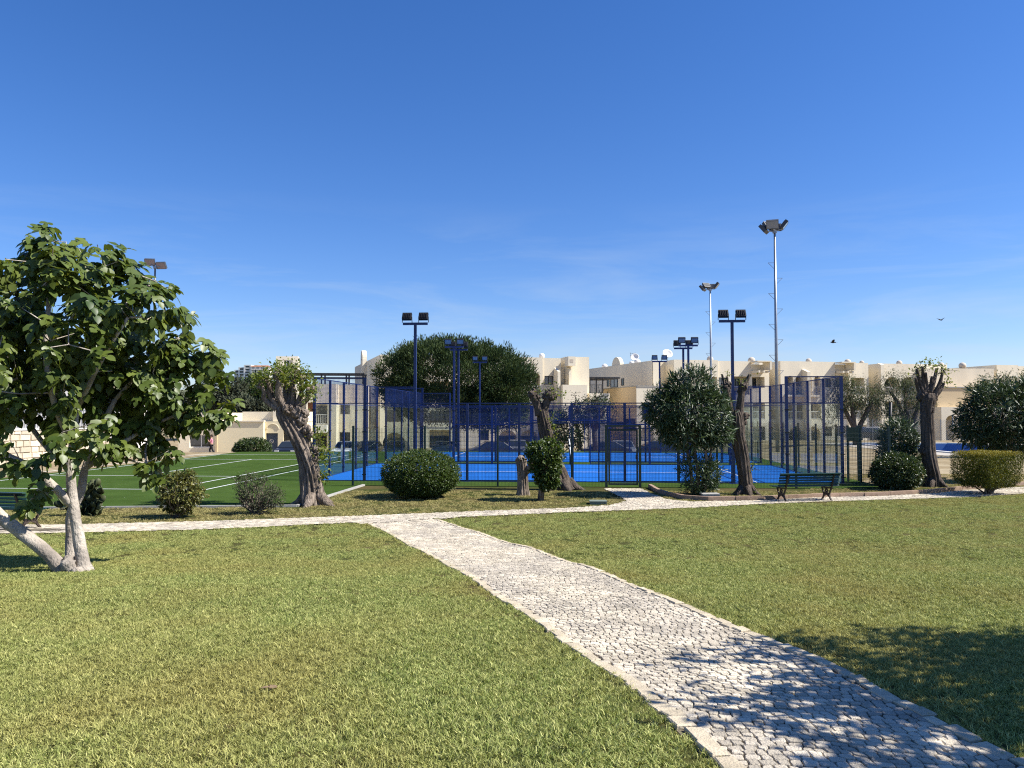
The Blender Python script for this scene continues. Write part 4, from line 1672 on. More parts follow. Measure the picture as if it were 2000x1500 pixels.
# ---- tower with green shutters
Ft = Facade((-24.4, 79.5), TH)
ot = Ft.pt(0, GZ)
tw = thing('stair_tower', 'cream square tower with two green shuttered windows above the leafy pollard', 'building', ot)
a, b = Ft.s_of(538), Ft.s_of(572)
opn = [(*rect_px(Ft, 553, 703, 565, 713.5), .2, 0), (*rect_px(Ft, 547, 732, 558, 752), .2, 0)]
build_wall(Ft, a, b, GZ, Ft.z_of(555, 696), opn, ot, 3.5).build('wall', 'cream', tw)
for o_ in opn:
    window(Ft, o_[:4], ot, tw, .1, 'wframe', 'greenshut', 1)
build_wall(Ft, b + .002, Ft.s_of(582.5), GZ, Ft.z_of(577, 697), [], ot, 3.0, d0=-.9).build('stair_wall', 'cream', tw)
build_wall(Ft, Ft.s_of(574), Ft.s_of(603), GZ, Ft.z_of(590, 770), [], ot, 6.0, d0=.3).build('wall', 'cream', tw)

# ---- low yellow building on the left
FY = Facade((-29.8, 69.0), math.radians(3))
oy = FY.pt(0, GZ)
yb = thing('low_building', 'single storey pale yellow building with an arched doorway and blue door', 'building', oy)
zr1, zr2 = FY.z_of(470, 823.5), FY.z_of(500, 804)
op = [(*rect_px(FY, 371, 849, 416.5, 874), .25, 0)]
build_wall(FY, FY.s_of(350), FY.s_of(428), GZ - .3, FY.z_of(400, 806), op, oy, 8).build('wall', 'cream', yb)
window(FY, op[0][:4], oy, yb, .18, 'wframe', 'pane', 1)
build_wall(FY, FY.s_of(428), FY.s_of(518), GZ - .3, zr1, [], oy, 8, d0=-.5).build('wall', 'yellow', yb)
slab(FY, FY.s_of(428) - .05, FY.s_of(518) + .05, zr1, zr1 + .1, -.6, 0.0, oy, yb, 'parapet_cap', 'cream')
dr = rect_px(FY, 520.5, 846, 543.5, 886)
op = [(*dr, .35, 0), (*rect_px(FY, 554, 838, 578, 886), .5, 0)]
build_wall(FY, FY.s_of(518) + .003, FY.s_of(592), GZ - .3, zr1, op, oy, 8, d0=.0).build('wall', 'yellow', yb)
slab(FY, op[1][0], op[1][1], op[1][2], op[1][3], .4, .45, oy, yb, 'glass_door', 'pane')
do = slab(FY, dr[0], dr[1], dr[2], dr[3], .2, .3, oy, yb, 'door', 'door')
sg = MB()
cc = FY.pt(FY.s_of(530.5), FY.z_of(530.5, 862), .19) - oy
for k in range(12):
    a0, a1 = 2 * PI * k / 12, 2 * PI * (k + 1) / 12
    sg.bar(cc + Vector((FY.u.x, FY.u.y, 0)) * .17 * math.cos(a0) + Vector((0, 0, .17 * math.sin(a0))), cc + Vector((FY.u.x, FY.u.y, 0)) * .17 * math.cos(a1) + Vector((0, 0, .17 * math.sin(a1))), .03)
sg.bar(cc + Vector((-.1, 0, .1)), cc + Vector((.1, 0, -.1)), .03)
sg.build('round_sign', 'whitewall', do)
am = MB()
mid, rr, zz = (FY.s_of(522) + FY.s_of(545)) / 2, (FY.s_of(545) - FY.s_of(522)) / 2, FY.z_of(533, 838)
for k in range(12):
    a0, a1 = PI * k / 12, PI * (k + 1) / 12
    am.bar(FY.pt(mid + rr * math.cos(a0), zz + rr * .9 * math.sin(a0), -.02) - oy, FY.pt(mid + rr * math.cos(a1), zz + rr * .9 * math.sin(a1), -.02) - oy, .09, .05)
am.build('arch_moulding', 'cream', yb)
slab(FY, FY.s_of(466), FY.s_of(592), zr1 - .1, zr2, 1.2, 7, oy, yb, 'parapet', 'cream')
slab(FY, FY.s_of(530), FY.s_of(560), zr1 + .02, zr2 + .5, .6, 1.19, oy, yb, 'roof_wall', 'cream')
slab(FY, FY.s_of(428.5) - .1, FY.s_of(428.5) + .05, GZ, FY.z_of(428, 833), -.58, -.5, oy, yb, 'drainpipe', 'cream2')

# ---- white house and stone wall on the far left
wl = thing('stone_wall', 'cream irregular stone retaining wall at the left edge of the tennis turf', 'wall', (-24.2, 34, 0))
sm = MB()
rr_ = random.Random(5)
A, B = Vector((-30, 24.0, 0)), Vector((-24.1, 46.2, 0))
dl = (B - A).length
ud = (B - A).normalized()
nd = Vector((ud.y, -ud.x, 0))
ow = Vector((-24.2, 34, 0))
core = MB()
M0 = Matrix.Translation(A - ow) @ Matrix.Rotation(math.atan2(ud.y, ud.x), 4, 'Z')
core.box((0, 0.02, -.3), (dl, .45, 1.72), M0)
core.build('mortar', 'kerbstone', wl)
core2 = MB()
core2.box((0, -.06, 1.72), (dl, .5, 1.84), M0)
core2.build('coping', 'coping', wl)
n_st = 0
zc = -0.05
while zc < 1.66:
    hh = rr_.uniform(.22, .36)
    hh = min(hh, 1.70 - zc)
    x = 0
    while x < dl - .2:
        w_ = rr_.uniform(.3, .7)
        j = lambda: rr_.uniform(-.03, .03)
        p = [(x + .012 + j(), zc + .012), (x + w_ - .012 + j(), zc + .012 + j() * .5), (x + w_ - .012 + j(), zc + hh - .012), (x + .012 + j(), zc + hh - .012 + j() * .5)]
        dd = rr_.uniform(.03, .06)
        vs = [M0 @ Vector((q[0], 0.02, q[1])) for q in p]
        cx = x + w_ / 2
        vs += [M0 @ Vector((q[0] + (cx - q[0]) * .12, -dd, q[1] + (zc + hh / 2 - q[1]) * .12)) for q in p]
        fs = [(4, 5, 6, 7), (0, 1, 5, 4), (1, 2, 6, 5), (2, 3, 7, 6), (3, 0, 4, 7)]
        if 6 < x < 23 and n_st < 290:
            one = MB()
            one.add(vs, fs, rr_.random())
            one.build('stone', 'stonewall', wl, tint=True)
            n_st += 1
        else:
            sm.add(vs, fs, rr_.random())
        x += w_
    zc += hh
tag(sm.build('stones', 'stonewall', wl, tint=True), kind='stuff')
rl = thing('wall_railing', 'thin grey railing along the top of the cream stone wall', 'railing', A + Vector((0, .2, 1.84)))
rm = MB()
base = A + Vector((0, .2, 1.84))
for i in range(int(dl / .14)):
    p = A + ud * (i * .14) - nd * .25 + Vector((0, 0, 1.84)) - base
    rm.bar(p, p + Vector((0, 0, .95)), .025)
tag(rm.build('baluster', 'galv', rl), kind='stuff')
MB().bar(A - nd * .25 + Vector((0, 0, 2.79)) - base, B - nd * .25 + Vector((0, 0, 2.79)) - base, .06).build('handrail', 'galv', rl)
wh = thing('white_house', 'white rendered house glimpsed behind the fig tree above the stone wall', 'building', (-40, 58, 0))
FW = Facade((-46, 56.0), math.radians(14))
opw = [(5.0, 7.0, 2.6, 4.2, .2, 0), (10.0, 12.0, 2.6, 4.2, .2, 0)]
o_w = Vector((-40, 58, 0))
build_wall(FW, 0, 16.5, -.5, 5.2, opw, o_w, 8).build('wall', 'whitewall', wh)
for q in opw:
    window(FW, q[:4], o_w, wh)
slab(FW, -.2, 16.7, 5.2, 5.4, -.2, 8.2, o_w, wh, 'roof', 'redroof')

# ---- distant apartment block on the hill
hill = MB()
HV, HF = [], []
hx = np.linspace(-900, -120, 24)
hy = np.linspace(420, 1400, 16)
for y in hy:
    for x in hx:
        HV.append((x, y, -2 + 34 * math.exp(-((x + 330) / 190) ** 2 - ((y - 900) / 260) ** 2)))
for j in range(15):
    for i in range(23):
        a = j * 24 + i
        HF.append((a, a + 1, a + 25, a + 24))
ho = link('hill', np_mesh('hill', HV, HF, smooth_=True), mat('hill_scrub', (0.10, 0.11, 0.055), 0.95, 0.4, 0.05))
ho['kind'] = 'structure'
FA = Facade((-293, 800), math.radians(2))
oa = FA.pt(0, 20)
ap = thing('apartment_building', 'distant white stepped apartment building with red tiled roof on the hill', 'building', oa)
ABL = [(455, 465, 722, 'a'), (464, 476, 717, 'b'), (475, 489, 712.5, 'c'), (489, 525, 716, 'd')]
for x0, x1, y0, q in ABL:
    s0, s1 = FA.s_of(x0), FA.s_of(x1)
    zt_ = FA.z_of((x0 + x1) / 2, y0)
    back = {'a': 3.0, 'b': 1.5, 'c': 0.5, 'd': 0.0}[q]
    FB = Facade((FA.P0 - FA.n * back), math.radians(2))
    opens = []
    z = zt_ - 2.6
    while z > 22:
        k = max(1, int((s1 - s0) / 4.5))
        for i in range(k):
            a = s0 + (s1 - s0) * (i + .2) / k
            b = s0 + (s1 - s0) * (i + .82) / k
            opens.append((a, b, z - .3, z + 1.6, 1.0, 0))
        z -= 3.0
    build_wall(FB, s0, s1, 18, zt_, opens, oa, 12).build('wall', 'whitewall', ap)
    for o_ in opens:
        window(FB, o_[:4], oa, ap, .85, 'frame', 'pane', 1)
        if q == 'd':
            slab(FB, o_[0] - .5, o_[1] + .5, o_[2] - .35, o_[2] + .75, -1.3, -.02, oa, ap, 'balcony', 'whitewall')
s0, s1 = FA.s_of(488), FA.s_of(526)
zt_ = FA.z_of(507, 716)
rf = MB()
p = [FA.pt(s0, zt_, -1) - oa, FA.pt(s1, zt_, -1) - oa, FA.pt(s1, zt_, 12) - oa, FA.pt(s0, zt_, 12) - oa, FA.pt(s0 + 3, zt_ + 1.6, 5) - oa, FA.pt(s1 - 3, zt_ + 1.6, 5) - oa]
rf.add(p, [(0, 1, 5, 4), (1, 2, 5), (2, 3, 4, 5), (3, 0, 4), (3, 2, 1, 0)])
rf.build('roof', 'redroof', ap)

# ---- third hotel block, far right
F3 = Facade((61.0, 96.7), TH)
org3 = F3.pt(0, GZ)
h3 = thing('hotel_end_block', 'cream hotel block with shaded side wall at the far right behind the pepper trees', 'building', org3)
segs3 = [(1948, 1990, 713, 0, []), (1990, 2060, 714, 1.5, [((2010, 740, 2030, 760), .2, 0, 'win')]), (2060, 2200, 716, 0, [])]
make_segs(F3, segs3, org3, h3, GZ, 10)
A, B = Vector((59.2, 105.5, 0)), Vector((61.0, 96.7, 0))
zz3 = F3.z_of(1950, 713)
m_ = MB()
m_.add([A + Vector((0, 0, GZ)) - org3, B + Vector((0, 0, GZ)) - org3, B + Vector((0, 0, zz3)) - org3, A + Vector((0, 0, zz3)) - org3], [(0, 1, 2, 3)])
m_.build('wall', 'cream', h3)
Fc = Facade((50.0, 91.5), math.radians(6))
orgc = Fc.pt(0, GZ)
hc = thing('link_block', 'tan two storey link with pale arched ground floor right of the bare pollard', 'building', orgc)
a, b = Fc.s_of(1838), Fc.s_of(1985)
z_a, z_b = Fc.z_of(1870, 795), Fc.z_of(1870, 757)
opc = [(*rect_px(Fc, 1846, 811, 1870, 861), 2.0, 1), (*rect_px(Fc, 1874, 811, 1900, 861), 2.0, 1), (*rect_px(Fc, 1905, 811, 1930, 861), 2.0, 1)]
build_wall(Fc, a, b, GZ, z_a, opc, orgc, 6).build('arcade', 'cream', hc)
for q in opc:
    window(Fc, (q[0] + .1, q[1] - .4, q[2], q[2] + 1.9), orgc, hc, 1.9, 'frame', 'pane', 1)
build_wall(Fc, a + .05, b, z_a + .002, z_b, [], orgc, 5, d0=.8).build('wall', 'cream2', hc)
slab(Fc, a, b, z_b, z_b + .12, .7, 1.2, orgc, hc, 'parapet_cap', 'concrete')
build_wall(Fc, a + .05, b, z_b + .121, Fc.z_of(1900, 716), [(*rect_px(Fc, 1846, 744, 1852, 756), .2, 0)], orgc, 2, d0=3.6).build('wall', 'cream', hc)
dome(Fc.pt(Fc.s_of(1926), Fc.z_of(1926, 715), 4.0), orgc, hc, .6)

# ------------------------------------------------------------------ pool
PO = [(29.3, 50.2), (42.6, 50.2), (42.6, 61), (37.9, 67), (29.3, 67)]
outer = [(HOLE[0] - .05, HOLE[2] - .05), (HOLE[1] + .05, HOLE[2] - .05), (HOLE[1] + .05, HOLE[3] + .05), (HOLE[0] - .05, HOLE[3] + .05)]
tri = tessellate_polygon([[Vector((x, y, 0)) for x, y in outer], [Vector((x, y, 0)) for x, y in PO]])
dm = MB()
dm.add([(x, y, -0.004) for x, y in outer + PO], list(tri))
deck = dm.build('pool_deck', mat('pool_paving', (0.40, 0.36, 0.30), 0.9, 0.15, 2.0, 0.3, 30))
for pl in deck.data.polygons:
    if pl.normal.z < 0:
        pl.flip()
deck['kind'] = 'structure'
pool = thing('swimming_pool', 'empty blue tiled swimming pool with white edge beyond the right fence', 'pool', (36, 58, 0))
op_ = Vector((36, 58, 0))
pb = MB()
n = len(PO)
for i in range(n):
    (x0, y0), (x1, y1) = PO[i], PO[(i + 1) % n]
    pb.add([Vector((x0, y0, -.02)) - op_, Vector((x1, y1, -.02)) - op_, Vector((x1, y1, -1.7)) - op_, Vector((x0, y0, -1.7)) - op_], [(0, 1, 2, 3)])
pb.add([Vector((x, y, -1.7)) - op_ for x, y in PO], [tuple(range(n))])
pb.build('basin', 'pooltile', pool)
cp = MB()
for i in range(n):
    (x0, y0), (x1, y1) = PO[i], PO[(i + 1) % n]
    d = Vector((x1 - x0, y1 - y0, 0)).normalized()
    nn = Vector((d.y, -d.x, 0)) * .2
    cp.bar(Vector((x0, y0, .03)) - op_ + nn, Vector((x1, y1, .03)) - op_ + nn, .4, .09)
cp.build('coping', 'coping', pool)
lt = MB()
for k in range(24):
    x = 30 + k * .33
    lt.bar((x - 36, 66.99 - 58, -.05), (x - 36, 66.99 - 58, -1.6), .02, .012)
# pool fence and small things round it
pf = thing('chain_link_fence', 'grey chain link fence with thin posts between the pool and the hotel', 'fence', (30, 72.5, 0))
for k in range(12):
    MB().tube([(-12 + k * 3.2, 0, 0), (-12 + k * 3.2, 0, 2.1)], [.035, .035], 6).build('post', 'galv', pf)
cl = MB()
V, Fq = [], []


def thin(a, b, t=.012):
    o = len(V)
    d = np.array(b) - np.array(a)
    s = np.array([-d[2], 0, d[0]])
    s = s / np.linalg.norm(s) * t / 2
    for p in (a, b):
        V.extend([np.array(p) - s - (0, t / 2, 0), np.array(p) + s - (0, t / 2, 0), np.array(p) + s + (0, t / 2, 0), np.array(p) - s + (0, t / 2, 0)])
    for k in range(4):
        Fq.append((o + k, o + (k + 1) % 4, o + 4 + (k + 1) % 4, o + 4 + k))


for k in range(-8, 150):
    x = -12 + k * .22
    for s in (1, -1):
        xa, xb = (x, x + 1.95) if s > 0 else (x + 1.95, x)
        if xa < -12 or xb < -12 or xa > 23.2 or xb > 23.2:
            continue
        thin((xa, 0, .08), (xb, 0, 2.03))
o = link('wire_mesh', np_mesh('wire_mesh', V, Fq), 'galv', pf)
o['kind'] = 'stuff'
lp = at(1862, 861, 71)
lamp = thing('lamp_post', 'small grey lamp post with bent arm beside the arcade beyond the pool', 'lamp post', on(lp.x, 71))
MB().tube([(0, 0, 0), (0, 0, 2.4)], [.10, .08], 8).build('pole', 'concrete', lamp, True)
MB().bar((0, 0, 2.4), (.12, 0, 2.55), .06).bar((.1, 0, 2.55), (.45, 0, 2.6), .06).build('arm', 'black', lamp)
MB().box((.40, -.08, 2.54), (.70, .08, 2.60)).build('lamp_head', 'black', lamp)
dp = at(1739, 825, 47)
dpt = thing('dark_post', 'slim black leaning post standing behind the grey green shrub', 'post', on(dp.x, 47))
MB().tube([(-.15, 0, 0), (0.05, 0, 3.3)], [.06, .09], 8).build('pole', 'black', dpt, True)
MB().tube([(-.15, 0, 0), (-.15, 0, .05)], [.2, .18], 10).build('base', 'black', dpt)


# ------------------------------------------------------------------ parked cars (behind the turf, ground a metre lower)
def make_car(label, loc, rz, paint, group='cars parked behind the courts'):
    t = thing('parked_car', label, 'car', loc, rz, group)
    prof = [(-2.05, .35), (-2.1, .62), (-2.0, .85), (-1.25, .95), (-.55, 1.42), (.75, 1.45), (1.55, .98), (2.02, .86), (2.06, .4), (1.9, .3), (-1.9, .3)]
    b = MB()
    n = len(prof)
    V = []
    for y, k in ((-.84, 1), (.84, 1)):
        for x, z in prof:
            V.append((x, y * (0.82 if z > 1.2 else 1.0), z))
    Fs = [tuple(reversed(range(n))), tuple(range(n, 2 * n))] + [(i, (i + 1) % n, (i + 1) % n + n, i + n) for i in range(n)]
    b.add(V, Fs)
    body = b.build('body', paint, t)
    bev = body.modifiers.new('edge', 'BEVEL')
    bev.width = .06
    bev.segments = 2
    g = MB()
    for s in (-1, 1):
        q = [(-1.1, .97), (-.52, 1.36), (.7, 1.38), (1.4, 1.0)]
        vs = [(x, s * ((.70 if z > 1.2 else .845) + .012), z) for x, z in q]
        g.add(vs, [(0, 1, 2, 3) if s > 0 else (3, 2, 1, 0)])
    g.add([(-1.22, -.74, .99), (-1.22, .74, .99), (-.60, .62, 1.40), (-.60, -.62, 1.40)], [(0, 3, 2, 1)])
    g.add([(1.53, -.74, 1.02), (1.53, .74, 1.02), (.80, .62, 1.43), (.80, -.62, 1.43)], [(0, 1, 2, 3)])
    g.build('windows', 'pane', t)
    for x in (-1.3, 1.3):
        for s in (-1, 1):
            w = MB().tube([(x, s * .70, .32), (x, s * .87, .32)], [.32, .32], 16).build('wheel', 'tyre', t)
            MB().tube([(x, s * .872, .32), (x, s * .885, .32)], [.2, .18], 12).build('rim', 'rim', w)
    for s in (-1, 1):
        MB().box((-2.11, s * .62 - .16, .66), (-2.02, s * .62 + .16, .8)).build('headlight', 'light', t)
    return t


cars = [(572, 61, PI / 2, 'car_dark', 'dark car parked by the glass door of the low yellow building'),
        (680, 60, PI / 2, 'car_white', 'white car parked behind the white net post'),
        (722, 61, PI / 2, 'car_dark', 'dark car parked between the white car and the round bush'),
        (775, 61, PI / 2, 'car_grey', 'grey car parked behind the round bush'),
        (868, 60, PI / 2, 'car_dark', 'dark car parked beyond the courts under the left of the pine'),
        (968, 60, PI + .2, 'car_dark', 'long dark car seen side on beyond the far court'),
        (1010, 63, PI / 2, 'car_grey', 'grey car half hidden behind the long dark car'),
        (1180, 60, .1, 'car_dark', 'dark car seen side on through the fence gate'),
        (1215, 62, PI / 2, 'car_grey', 'grey car behind the gate post beyond the far court'),
        (1290, 61, PI, 'car_dark', 'dark car beyond the far court behind the oleander')]
for px, Y, rz, paint, lab in cars:
    x = (px - 1000) * Y / FPX
    make_car(lab, on(x, Y), rz, paint)
make_car('dark car parked beyond the pool under the pepper trees', on((1693 - 1000) * 78 / FPX, 78), .1, 'car_dark')


# ------------------------------------------------------------------ benches
def make_bench(label, loc, rz):
    t = thing('park_bench', label, 'bench', loc, rz, 'green slatted park benches')
    Lh = 0.96
    # the bench faces +y; the back leans to -y
    sl = MB().box((-Lh, -.028, -.013), (Lh, .028, .013)).mesh('slat')
    sl.materials.append(MT['bench'])
    for k in range(6):
        o = link('slat', sl, None, t)
        o.location = (0, .02 + k * .082, .43 + .008 * abs(k - 2.5) - .012 * (k == 5))
    for k in range(5):
        o = link('slat', sl, None, t)
        z = .48 + k * .078
        o.location = (0, -.085 - (z - .48) * .38, z)
        o.rotation_euler = (math.radians(90 - 21), 0, 0)
    MB().box((-Lh, -.30, .83), (Lh, -.20, .855)).build('top_slat', 'bench', t)
    for x in (-.72, .72):
        m = MB()
        def leg(pts, w=.035):
            for a, b in zip(pts[:-1], pts[1:]):
                m.bar((x, *a), (x, *b), .045, w, up=(1, 0, 0))
        leg([(.44, .40), (.40, .30), (.33, .20), (.36, .10), (.46, .0)])
        leg([(-.10, .42), (-.02, .30), (.04, .20), (-.0, .10), (-.12, .0)])
        leg([(.33, .20), (.19, .24), (.04, .20)])
        leg([(.36, .12), (.19, .20), (.0, .12)])
        leg([(-.09, .41), (.2, .385), (.46, .40), (.48, .42)])
        leg([(-.09, .41), (-.16, .60), (-.25, .83)])
        leg([(.19, .24), (.12, .30), (.19, .37), (.26, .30), (.19, .24)], .022)
        m.build('leg', 'iron', t)
    return t


p = gp(1577, 979.5)
make_bench('dark green slatted bench on the path before the right end of the court', p, math.radians(8))
p = gp(-8, 1034)
make_bench('green slatted bench cut by the left edge of the photo behind the fig trunk', p, math.radians(-12))

# covers, fallen leaf
p = gp(1168, 984)
bx = thing('cover_box', 'flat grey green utility box lying on the grass left of the gate path', 'utility cover', p, -.05)
MB().box((-.24, -.19, -.03), (.24, .19, .07)).build('case', 'greenbox', bx)
MB().box((-.25, -.2, .07), (.25, .2, .095)).build('lid', 'greenbox', bx)
p = gp(1386, 972)
bx = thing('cover_slab', 'pale flat concrete slab on the kerb beside the oleander stems', 'utility cover', p, .02)
MB().box((-.26, -.2, -.03), (.26, .2, .10)).build('case', 'concrete', bx)
MB().box((-.27, -.21, .10), (.27, .21, .14)).build('lid', 'concrete', bx)
p = gp(525, 1353)
dlm = MB()
V_, F_ = leaf_fig(3)
dlm.add([Vector((v[0] * .085, v[1] * .085 - .04, v[2] * .05 + .038)) for v in V_], [tuple(f) for f in F_])
dlo = dlm.build('fallen_leaf', 'deadleaf')
dlo.location = p
dlo.rotation_euler = (.15, .1, 1.9)
dlo.modifiers.new('thick', 'SOLIDIFY').thickness = .003
tag(dlo, 'single dry brown leaf lying on the left lawn', 'leaf')


# ------------------------------------------------------------------ birds, person
def bird(label, px, py, Y, flap, yaw):
    c = at(px, py, Y)
    t = thing('flying_bird', label, 'bird', c, yaw, 'dark birds flying over the hotel')
    MB().tube([(-.17, 0, .0), (-.10, 0, .01), (0, 0, 0.0), (.08, 0, .015), (.13, 0, .03), (.17, 0, .025)], [.025, .03, .045, .04, .028, .006], 8).build('body', 'bird', t, True)
    for s in (-1, 1):
        w = MB()
        p = [(.07, s * .03, .02), (-.05, s * .03, .015), (-.08, s * .16, .015 + flap * .5), (-.03, s * .30, .02 + flap), (.06, s * .15, .03 + flap * .55)]
        p2 = [(a, b, c_ - .008) for a, b, c_ in p]
        w.add(p + p2, [(0, 1, 2, 3, 4), (9, 8, 7, 6, 5)] + [(i, (i + 1) % 5, (i + 1) % 5 + 5, i + 5) for i in range(5)])
        w.build('wing', 'bird', t)
    tl_ = MB()
    tl_.add([(-.16, -.015, 0), (-.16, .015, 0), (-.27, .045, 0.01), (-.27, -.045, .01), (-.16, -.015, .008), (-.16, .015, .008), (-.27, .045, .018), (-.27, -.045, .018)], [(0, 1, 2, 3), (7, 6, 5, 4), (2, 3, 7, 6)])
    tl_.build('tail', 'bird', t)


bird('small dark bird in the sky left of the other, above the long hotel roof', 1627, 669, 48, .17, 2.9)
bird('small dark bird in the sky further right and higher', 1838, 625, 52, .12, .5)

pp = at(413, 875, 66.5)
gz_ = float(zg(pp.x, 66.5))
per = thing('person', 'person in pink shirt and dark trousers walking past the low building', 'person', (pp.x, 66.5, gz_), math.radians(100))


def skinned(name, verts, edges, radii, m, parent, root=0):
    me = bpy.data.meshes.new(name)
    me.from_pydata(verts, edges, [])
    o = link(name, me, m, parent)
    o.modifiers.new('Skin', 'SKIN')
    sv = me.skin_vertices[0].data
    for i, r in enumerate(radii):
        sv[i].radius = (r, r) if not hasattr(r, '__len__') else r
        sv[i].use_root = (i == root)
    s = o.modifiers.new('Sub', 'SUBSURF')
    s.levels = s.render_levels = 2
    return o


pv = [(0, 0, .95), (0, 0, 1.15), (0, 0, 1.38), (0, 0, 1.48), (0, .01, 1.60), (0, .01, 1.72),
      (.09, 0, .90), (.10, .16, .50), (.10, .12, .08), (.10, .26, .03), (-.09, 0, .90), (-.10, -.10, .50), (-.10, -.30, .12), (-.10, -.20, .03),
      (.18, 0, 1.40), (.22, -.06, 1.13), (.24, .08, .92), (-.18, 0, 1.40), (-.22, .10, 1.15), (-.20, .26, 1.30), (.24, .12, .86), (-.19, .27, 1.40)]
pe = [(0, 1), (1, 2), (2, 3), (3, 4), (4, 5), (0, 6), (6, 7), (7, 8), (8, 9), (0, 10), (10, 11), (11, 12), (12, 13), (2, 14), (14, 15), (15, 16), (2, 17), (17, 18), (18, 19), (16, 20), (19, 21)]
pr = [(.15, .11), (.14, .10), (.16, .11), .055, .09, .085, .09, .062, .042, .035, .09, .062, .042, .035, .06, .045, .035, .06, .045, .035, .03, .03]
skinned('body', pv, pe, pr, 'skin', per)
skinned('shirt', [(0, 0, .92), (0, 0, 1.15), (0, 0, 1.40), (.18, 0, 1.40), (.215, -.05, 1.17), (-.18, 0, 1.40), (-.215, .08, 1.19)], [(0, 1), (1, 2), (2, 3), (3, 4), (2, 5), (5, 6)], [(.165, .13), (.155, .12), (.175, .125), .075, .06, .075, .06], 'pink', per)
skinned('trousers', [(0, 0, .97), (.09, 0, .88), (.10, .16, .50), (.10, .12, .10), (-.09, 0, .88), (-.10, -.10, .50), (-.10, -.29, .14)], [(0, 1), (1, 2), (2, 3), (0, 4), (4, 5), (5, 6)], [(.165, .125), .105, .075, .06, .105, .075, .06], 'dark_cloth', per)
MB().ball((0, -.02, 1.70), (.105, .12, .115), 12, 8).build('hair', 'hair', per, True)
for s in (-1, 1):
    MB().box((s * .10 - .045, .05 if s > 0 else -.38, .0), (s * .10 + .045, .31 if s > 0 else -.14, .07)).build('shoe', 'black', per)


# ================================================================== VEGETATION
def px_blob(cx, cy, rx, ry, Y, ry_depth=None, dy=0.0):
    """ellipsoid at distance Y covering a photo ellipse"""
    c = at(cx, cy, Y + dy)
    k = (Y + dy) / FPX
    return (c.x, c.y, c.z, rx * k, (ry_depth if ry_depth else rx * k), ry * k)


# ---- fig tree
FY_ = 10.7
fb = on(at(150, 1112, FY_).x, FY_)
fig = thing('fig_tree', 'large fig tree with pale forked trunks and lobed leaves at the left', 'tree', fb)
f = lambda px, py, dy=0: at(px, py, FY_ + dy)
limb_paths = [
    [f(160, 1122), f(160, 1090), f(150, 1030), f(142, 975), f(138, 920), f(142, 870, .1), f(150, 800, .2), f(165, 720, .1)],
    [f(140, 1120, .12), f(140, 1060, .25), f(141, 1000, .3), f(158, 960, .28), f(166, 915, .3), f(190, 850, .4), f(225, 780, .5)],
    [f(128, 1122, -.05), f(100, 1088, -.1), f(70, 1062, -.15), f(35, 1035, -.2), f(0, 1008, -.25), f(-50, 950, -.3), f(-85, 870, -.3), f(-90, 780, -.2)],
    [f(140, 985), f(110, 955, -.1), f(60, 914, -.2), f(0, 882, -.3), f(-60, 820, -.4), f(-100, 740, -.5)],
    [f(142, 870, .1), f(110, 800, -.3), f(90, 700, -.5), f(95, 600, -.5), f(100, 510, -.4)],
    [f(166, 915, .3), f(230, 870, .6), f(300, 830, .9), f(370, 800, 1.1)],
    [f(150, 800, .2), f(200, 700, -.3), f(250, 620, -.4)],
    [f(225, 780, .5), f(300, 700, .8), f(350, 660, .9)],
    [f(138, 920), f(80, 860, .5), f(20, 760, .9), f(0, 640, 1.0)],
]
limb_r = [[.17, .125, .10, .095, .085, .075, .06, .05], [.14, .115, .10, .085, .07, .055, .04], [.17, .125, .125, .12, .115, .10, .075, .055], [.09, .082, .078, .07, .055, .045],
          [.055, .05, .042, .034, .022], [.05, .04, .032, .022], [.045, .034, .022], [.036, .028, .02], [.045, .04, .032, .022]]
tm = MB()
for P_, R_ in zip(limb_paths, limb_r):
    pts, rad = [], []
    for i in range(len(P_) - 1):
        for k in range(4):
            u = k / 4
            p0, p1 = P_[max(i - 1, 0)], P_[i]
            p2, p3 = P_[i + 1], P_[min(i + 2, len(P_) - 1)]
            q = 0.5 * ((2 * p1) + (p2 - p0) * u + (2 * p0 - 5 * p1 + 4 * p2 - p3) * u * u + (3 * p1 - p0 - 3 * p2 + p3) * u ** 3)
            pts.append(q - fb)
            rad.append(R_[i] + (R_[i + 1] - R_[i]) * u)
    pts.append(P_[-1] - fb)
    rad.append(R_[-1])
    tm.tube(pts, [q_ * (.70 if q_ > .05 else .85) for q_ in rad], 14, ridge=.03, seed=len(pts), lump=.05)
for k in range(7):   # knotted root flare
    a = k * .9
    tm.ball((-.02 + .15 * math.cos(a), .1 * math.sin(a) - .03, .0 + .05 * (k % 3)), (.10, .09, .08 + .04 * (k % 2)), 9, 6, .34, k)
tm.build('trunk', 'bark_fig', fig, True)
fblobs = [px_blob(120, 590, 175, 130, FY_, 1.3), px_blob(95, 515, 90, 70, FY_, .8), px_blob(40, 690, 220, 140, FY_, 1.5), px_blob(265, 655, 115, 100, FY_, .9, .8), px_blob(325, 735, 95, 80, FY_, .7, 1.1),
          px_blob(385, 780, 62, 48, FY_, .5, 1.2), px_blob(150, 775, 150, 85, FY_, 1.3, .5), px_blob(260, 790, 90, 70, FY_, .7, 1.1), px_blob(-90, 690, 170, 190, FY_, 1.4), px_blob(285, 585, 55, 52, FY_, .5), px_blob(140, 640, 150, 150, FY_, 1.9, .3),
          px_blob(205, 505, 32, 34, FY_, .35), px_blob(285, 850, 55, 32, FY_, .4, 1.1), px_blob(380, 690, 45, 40, FY_, .4, 1.0), px_blob(345, 790, 75, 35, FY_, .5, 1.2), px_blob(415, 800, 42, 32, FY_, .4, 1.2), px_blob(395, 740, 40, 45, FY_, .4, 1.1)]
g1 = np.random.default_rng(21)
